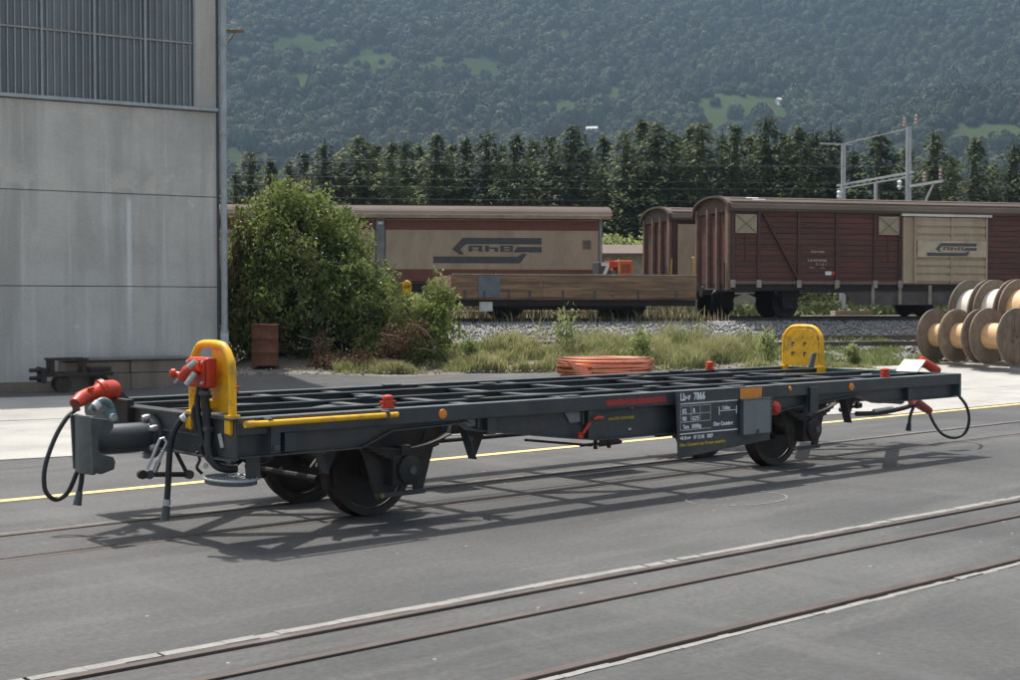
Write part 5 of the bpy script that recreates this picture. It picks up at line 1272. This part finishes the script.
# wheelsets
def wheelset(x):
    R0=.41
    for side_,yt in ((-1,9.455),(1,10.505)):
        # offsets: outer face towards side_
        s=side_; pr=[(R0-.055,.062),(R0-.0,.060),(R0+.003,-.045),(R0+.024,-.055),(R0+.024,-.068),(R0-.05,-.072)]
        a=Vector((0,s,0))
        rim=part(M().lathe([(R0-.06,.058),(R0-.004,.062),(R0,.05),(R0+.002,-.03),(R0+.022,-.045),(R0+.020,-.065),(R0-.06,-.068),(R0-.075,0),(R0-.06,.058)],(x,yt,R0+.004),'y',56,a,False),'wheel',mk('tyre_steel',(.036,.031,.028),.5,.3,.35,8,(.12,.06,.035),.3,5),None,True,0)
        part(M().lathe([(R0-.07,.030),(R0-.12,.012),(.20,-.005),(.12,.015),(.115,.06),(.06,.065)],(x,yt,R0+.004),'y',40,a),'wheel_disc',WHEEL,rim,True,0)
        for k in range(4):
            t=.4+k*math.pi/2; part(M().lathe([(.024,.0),(.024,.012)],(x+.24*math.cos(t),yt,R0+.24*math.sin(t)),'y',12,a),'disc_hole',CONE if k in(1,2) else BLK,rim,True,0)
    part(M().tube([(x,8.95,R0),(x,11.05,R0)],.065,14),'axle',WHEEL,None,True,0)
    for s,yo in ((1,8.92),(-1,11.08)):
        y=lambda d: yo+s*d
        def bxy(x0,x1,d0,d1,z0,z1): a,b=sorted((y(d0),y(d1))); return M().box(x0,x1,a,b,z0,z1)
        ab=part(bxy(x-.13,x+.13,.0,.24,.31,.57),'axle_box',WAGD,None,False,.015)
        part(M().lathe([(.115,0),(.115,.035),(.085,.05),(.05,.055)],(x+.02,yo,.44),'y',24,Vector((0,-s,0))),'box_cover',WAGD,ab,True,0)
        part(M().lathe([(.035,0),(.035,.02)],(x+.02,yo-s*.054,.44),'y',10,Vector((0,-s,0))),'cover_nut',GREY,ab,True,0)
        # W-iron with slanted legs and tie bar
        a,b=sorted((y(.10),y(.125)))
        part(M().prism([(x-.42,.78),(x-.30,.78),(x-.155,.42),(x-.155,.25),(x-.215,.21),(x-.25,.25)],'y',a,b),'axle_guard',WAGD)
        part(M().prism([(x+.42,.78),(x+.30,.78),(x+.155,.42),(x+.155,.25),(x+.215,.21),(x+.25,.25)],'y',a,b),'axle_guard',WAGD)
        part(M().prism([(x-.46,.83),(x+.50,.83),(x+.42,.60),(x-.36,.60)],'y',*sorted((y(.127),y(.14)))),'guard_plate',WAGD)
        part(bxy(x-.25,x+.25,.07,.098,.215,.255),'tie_bar',WAG)
        part(M().lathe([(.02,0),(.02,.02)],(x-.2,y(.07),.235),'y',8,Vector((0,-s,0))),'tie_bolt',mk('bolt_ochre',(.25,.17,.06),.6),None,True,0)
        m=M()
        for k in range(6):
            L=.48-.065*k; 
            for j in range(8):
                xa=-L+2*L*j/8; xb=-L+2*L*(j+1)/8; f=lambda v:.095*(v/.48)**2
                a,b=sorted((y(.01),y(.09))); m.prism([(x+xa,.60+f(xa)-.016*k),(x+xb,.60+f(xb)-.016*k),(x+xb,.613+f(xb)-.016*k),(x+xa,.613+f(xa)-.016*k)],'y',a,b)
        part(m,'leaf_spring',WAGD,bevel=0); part(bxy(x-.05,x+.05,0,.1,.50,.64),'spring_buckle',WAGD)
        for sx in (-1,1): part(M().beam((x+sx*.49,y(.05),.70),(x+sx*.53,y(.05),.83),.05,.03),'spring_shackle',GREY if sx<0 and s>0 else WAGD)
    # brake blocks
    for sx in (-1,1):
        for yt in (9.455,10.505):
            n=6; ps=[]
            for j in range(n): t=math.radians(-20+40*j/(n-1)); ps.append((x+sx*(R0+.008)*math.cos(t),R0+(R0+.008)*math.sin(t)))
            for j in range(n-1,-1,-1): t=math.radians(-20+40*j/(n-1)); ps.append((x+sx*(R0+.055)*math.cos(t),R0+(R0+.055)*math.sin(t)))
            part(M().prism(ps,'y',yt-.045,yt+.045),'brake_block',WAGD)
            part(M().beam((x+sx*(R0+.06),yt,R0-.02),(x+sx*(R0+.10),yt,.80),.03,.045),'brake_hanger',WAGD)
        part(M().tube([(x+sx*(R0+.08),9.5,R0-.06),(x+sx*(R0+.08),10.65,R0-.06)],.025,8),'brake_beam',DARK,None,True,0)
wheelset(6.60); wheelset(12.06)
# V brackets / jacking brackets
for x,yy in ((7.36,9.0),(5.86,9.0),(12.80,9.0),(7.36,11.0),(13.05,11.0)):
    vb=part(M().prism([(x-.17,.80),(x+.19,.80),(x+.03,.47),(x-.04,.47)],'y',yy-.012,yy+.0),'v_bracket',WAGD); part(M().prism([(x-.17,.80),(x-.15,.80),(x-.02,.47),(x-.04,.47)],'y',yy-.10,yy-.013),'v_bracket_rib',WAG,vb)
    part(M().lathe([(.022,0),(.022,.006)],(x-.02,yy-.013,.64),'y',10,Vector((0,-1,0))),'bracket_hole',GREY,vb,True,0)
# hanging plate above second axle
part(M().box(11.66,11.80,8.64,8.655,.66,.93),'hanging_plate',WAG)
# small lever linkage near left wheel
for k in range(3): part(M().tube(curve([(5.75+.05*k,9.05,.72),(5.82+.04*k,9.03,.62),(5.74+.05*k,9.02,.52)],4),.008,6),'linkage_rod',CHR,None,True,0)
part(M().lathe([(.04,0),(.04,.03)],(6.06,8.9,.70),'y',12,Vector((0,-1,0))),'shackle_pin',GREY,None,True,0)
# small plate by far yellow frame
part(M().add([(14.2,10.55,.98),(14.4,10.62,.98),(14.46,10.62,1.17),(14.28,10.55,1.17),(14.2,10.58,.98),(14.4,10.65,.98),(14.46,10.65,1.17),(14.28,10.58,1.17)],[(0,1,2,3),(7,6,5,4),(0,4,5,1),(1,5,6,2),(2,6,7,3),(3,7,4,0)]),'tilted_plate',GREY)

# ================================================================== HAZE
hz=M().box(-2600,2600,-2600,2600,-5,900).build('haze',ASP); hz['kind']='stuff'; hz.data.materials.clear()
hm=bpy.data.materials.new('haze_air'); hm.use_nodes=True; n=hm.node_tree.nodes; n.remove(n['Principled BSDF'])
pv=n.new('ShaderNodeVolumePrincipled'); pv.inputs['Color'].default_value=(.50,.72,.95,1); pv.inputs['Density'].default_value=.00019; pv.inputs['Anisotropy'].default_value=.1
hm.node_tree.links.new(pv.outputs[0],n['Material Output'].inputs['Volume']); hz.data.materials.append(hm)
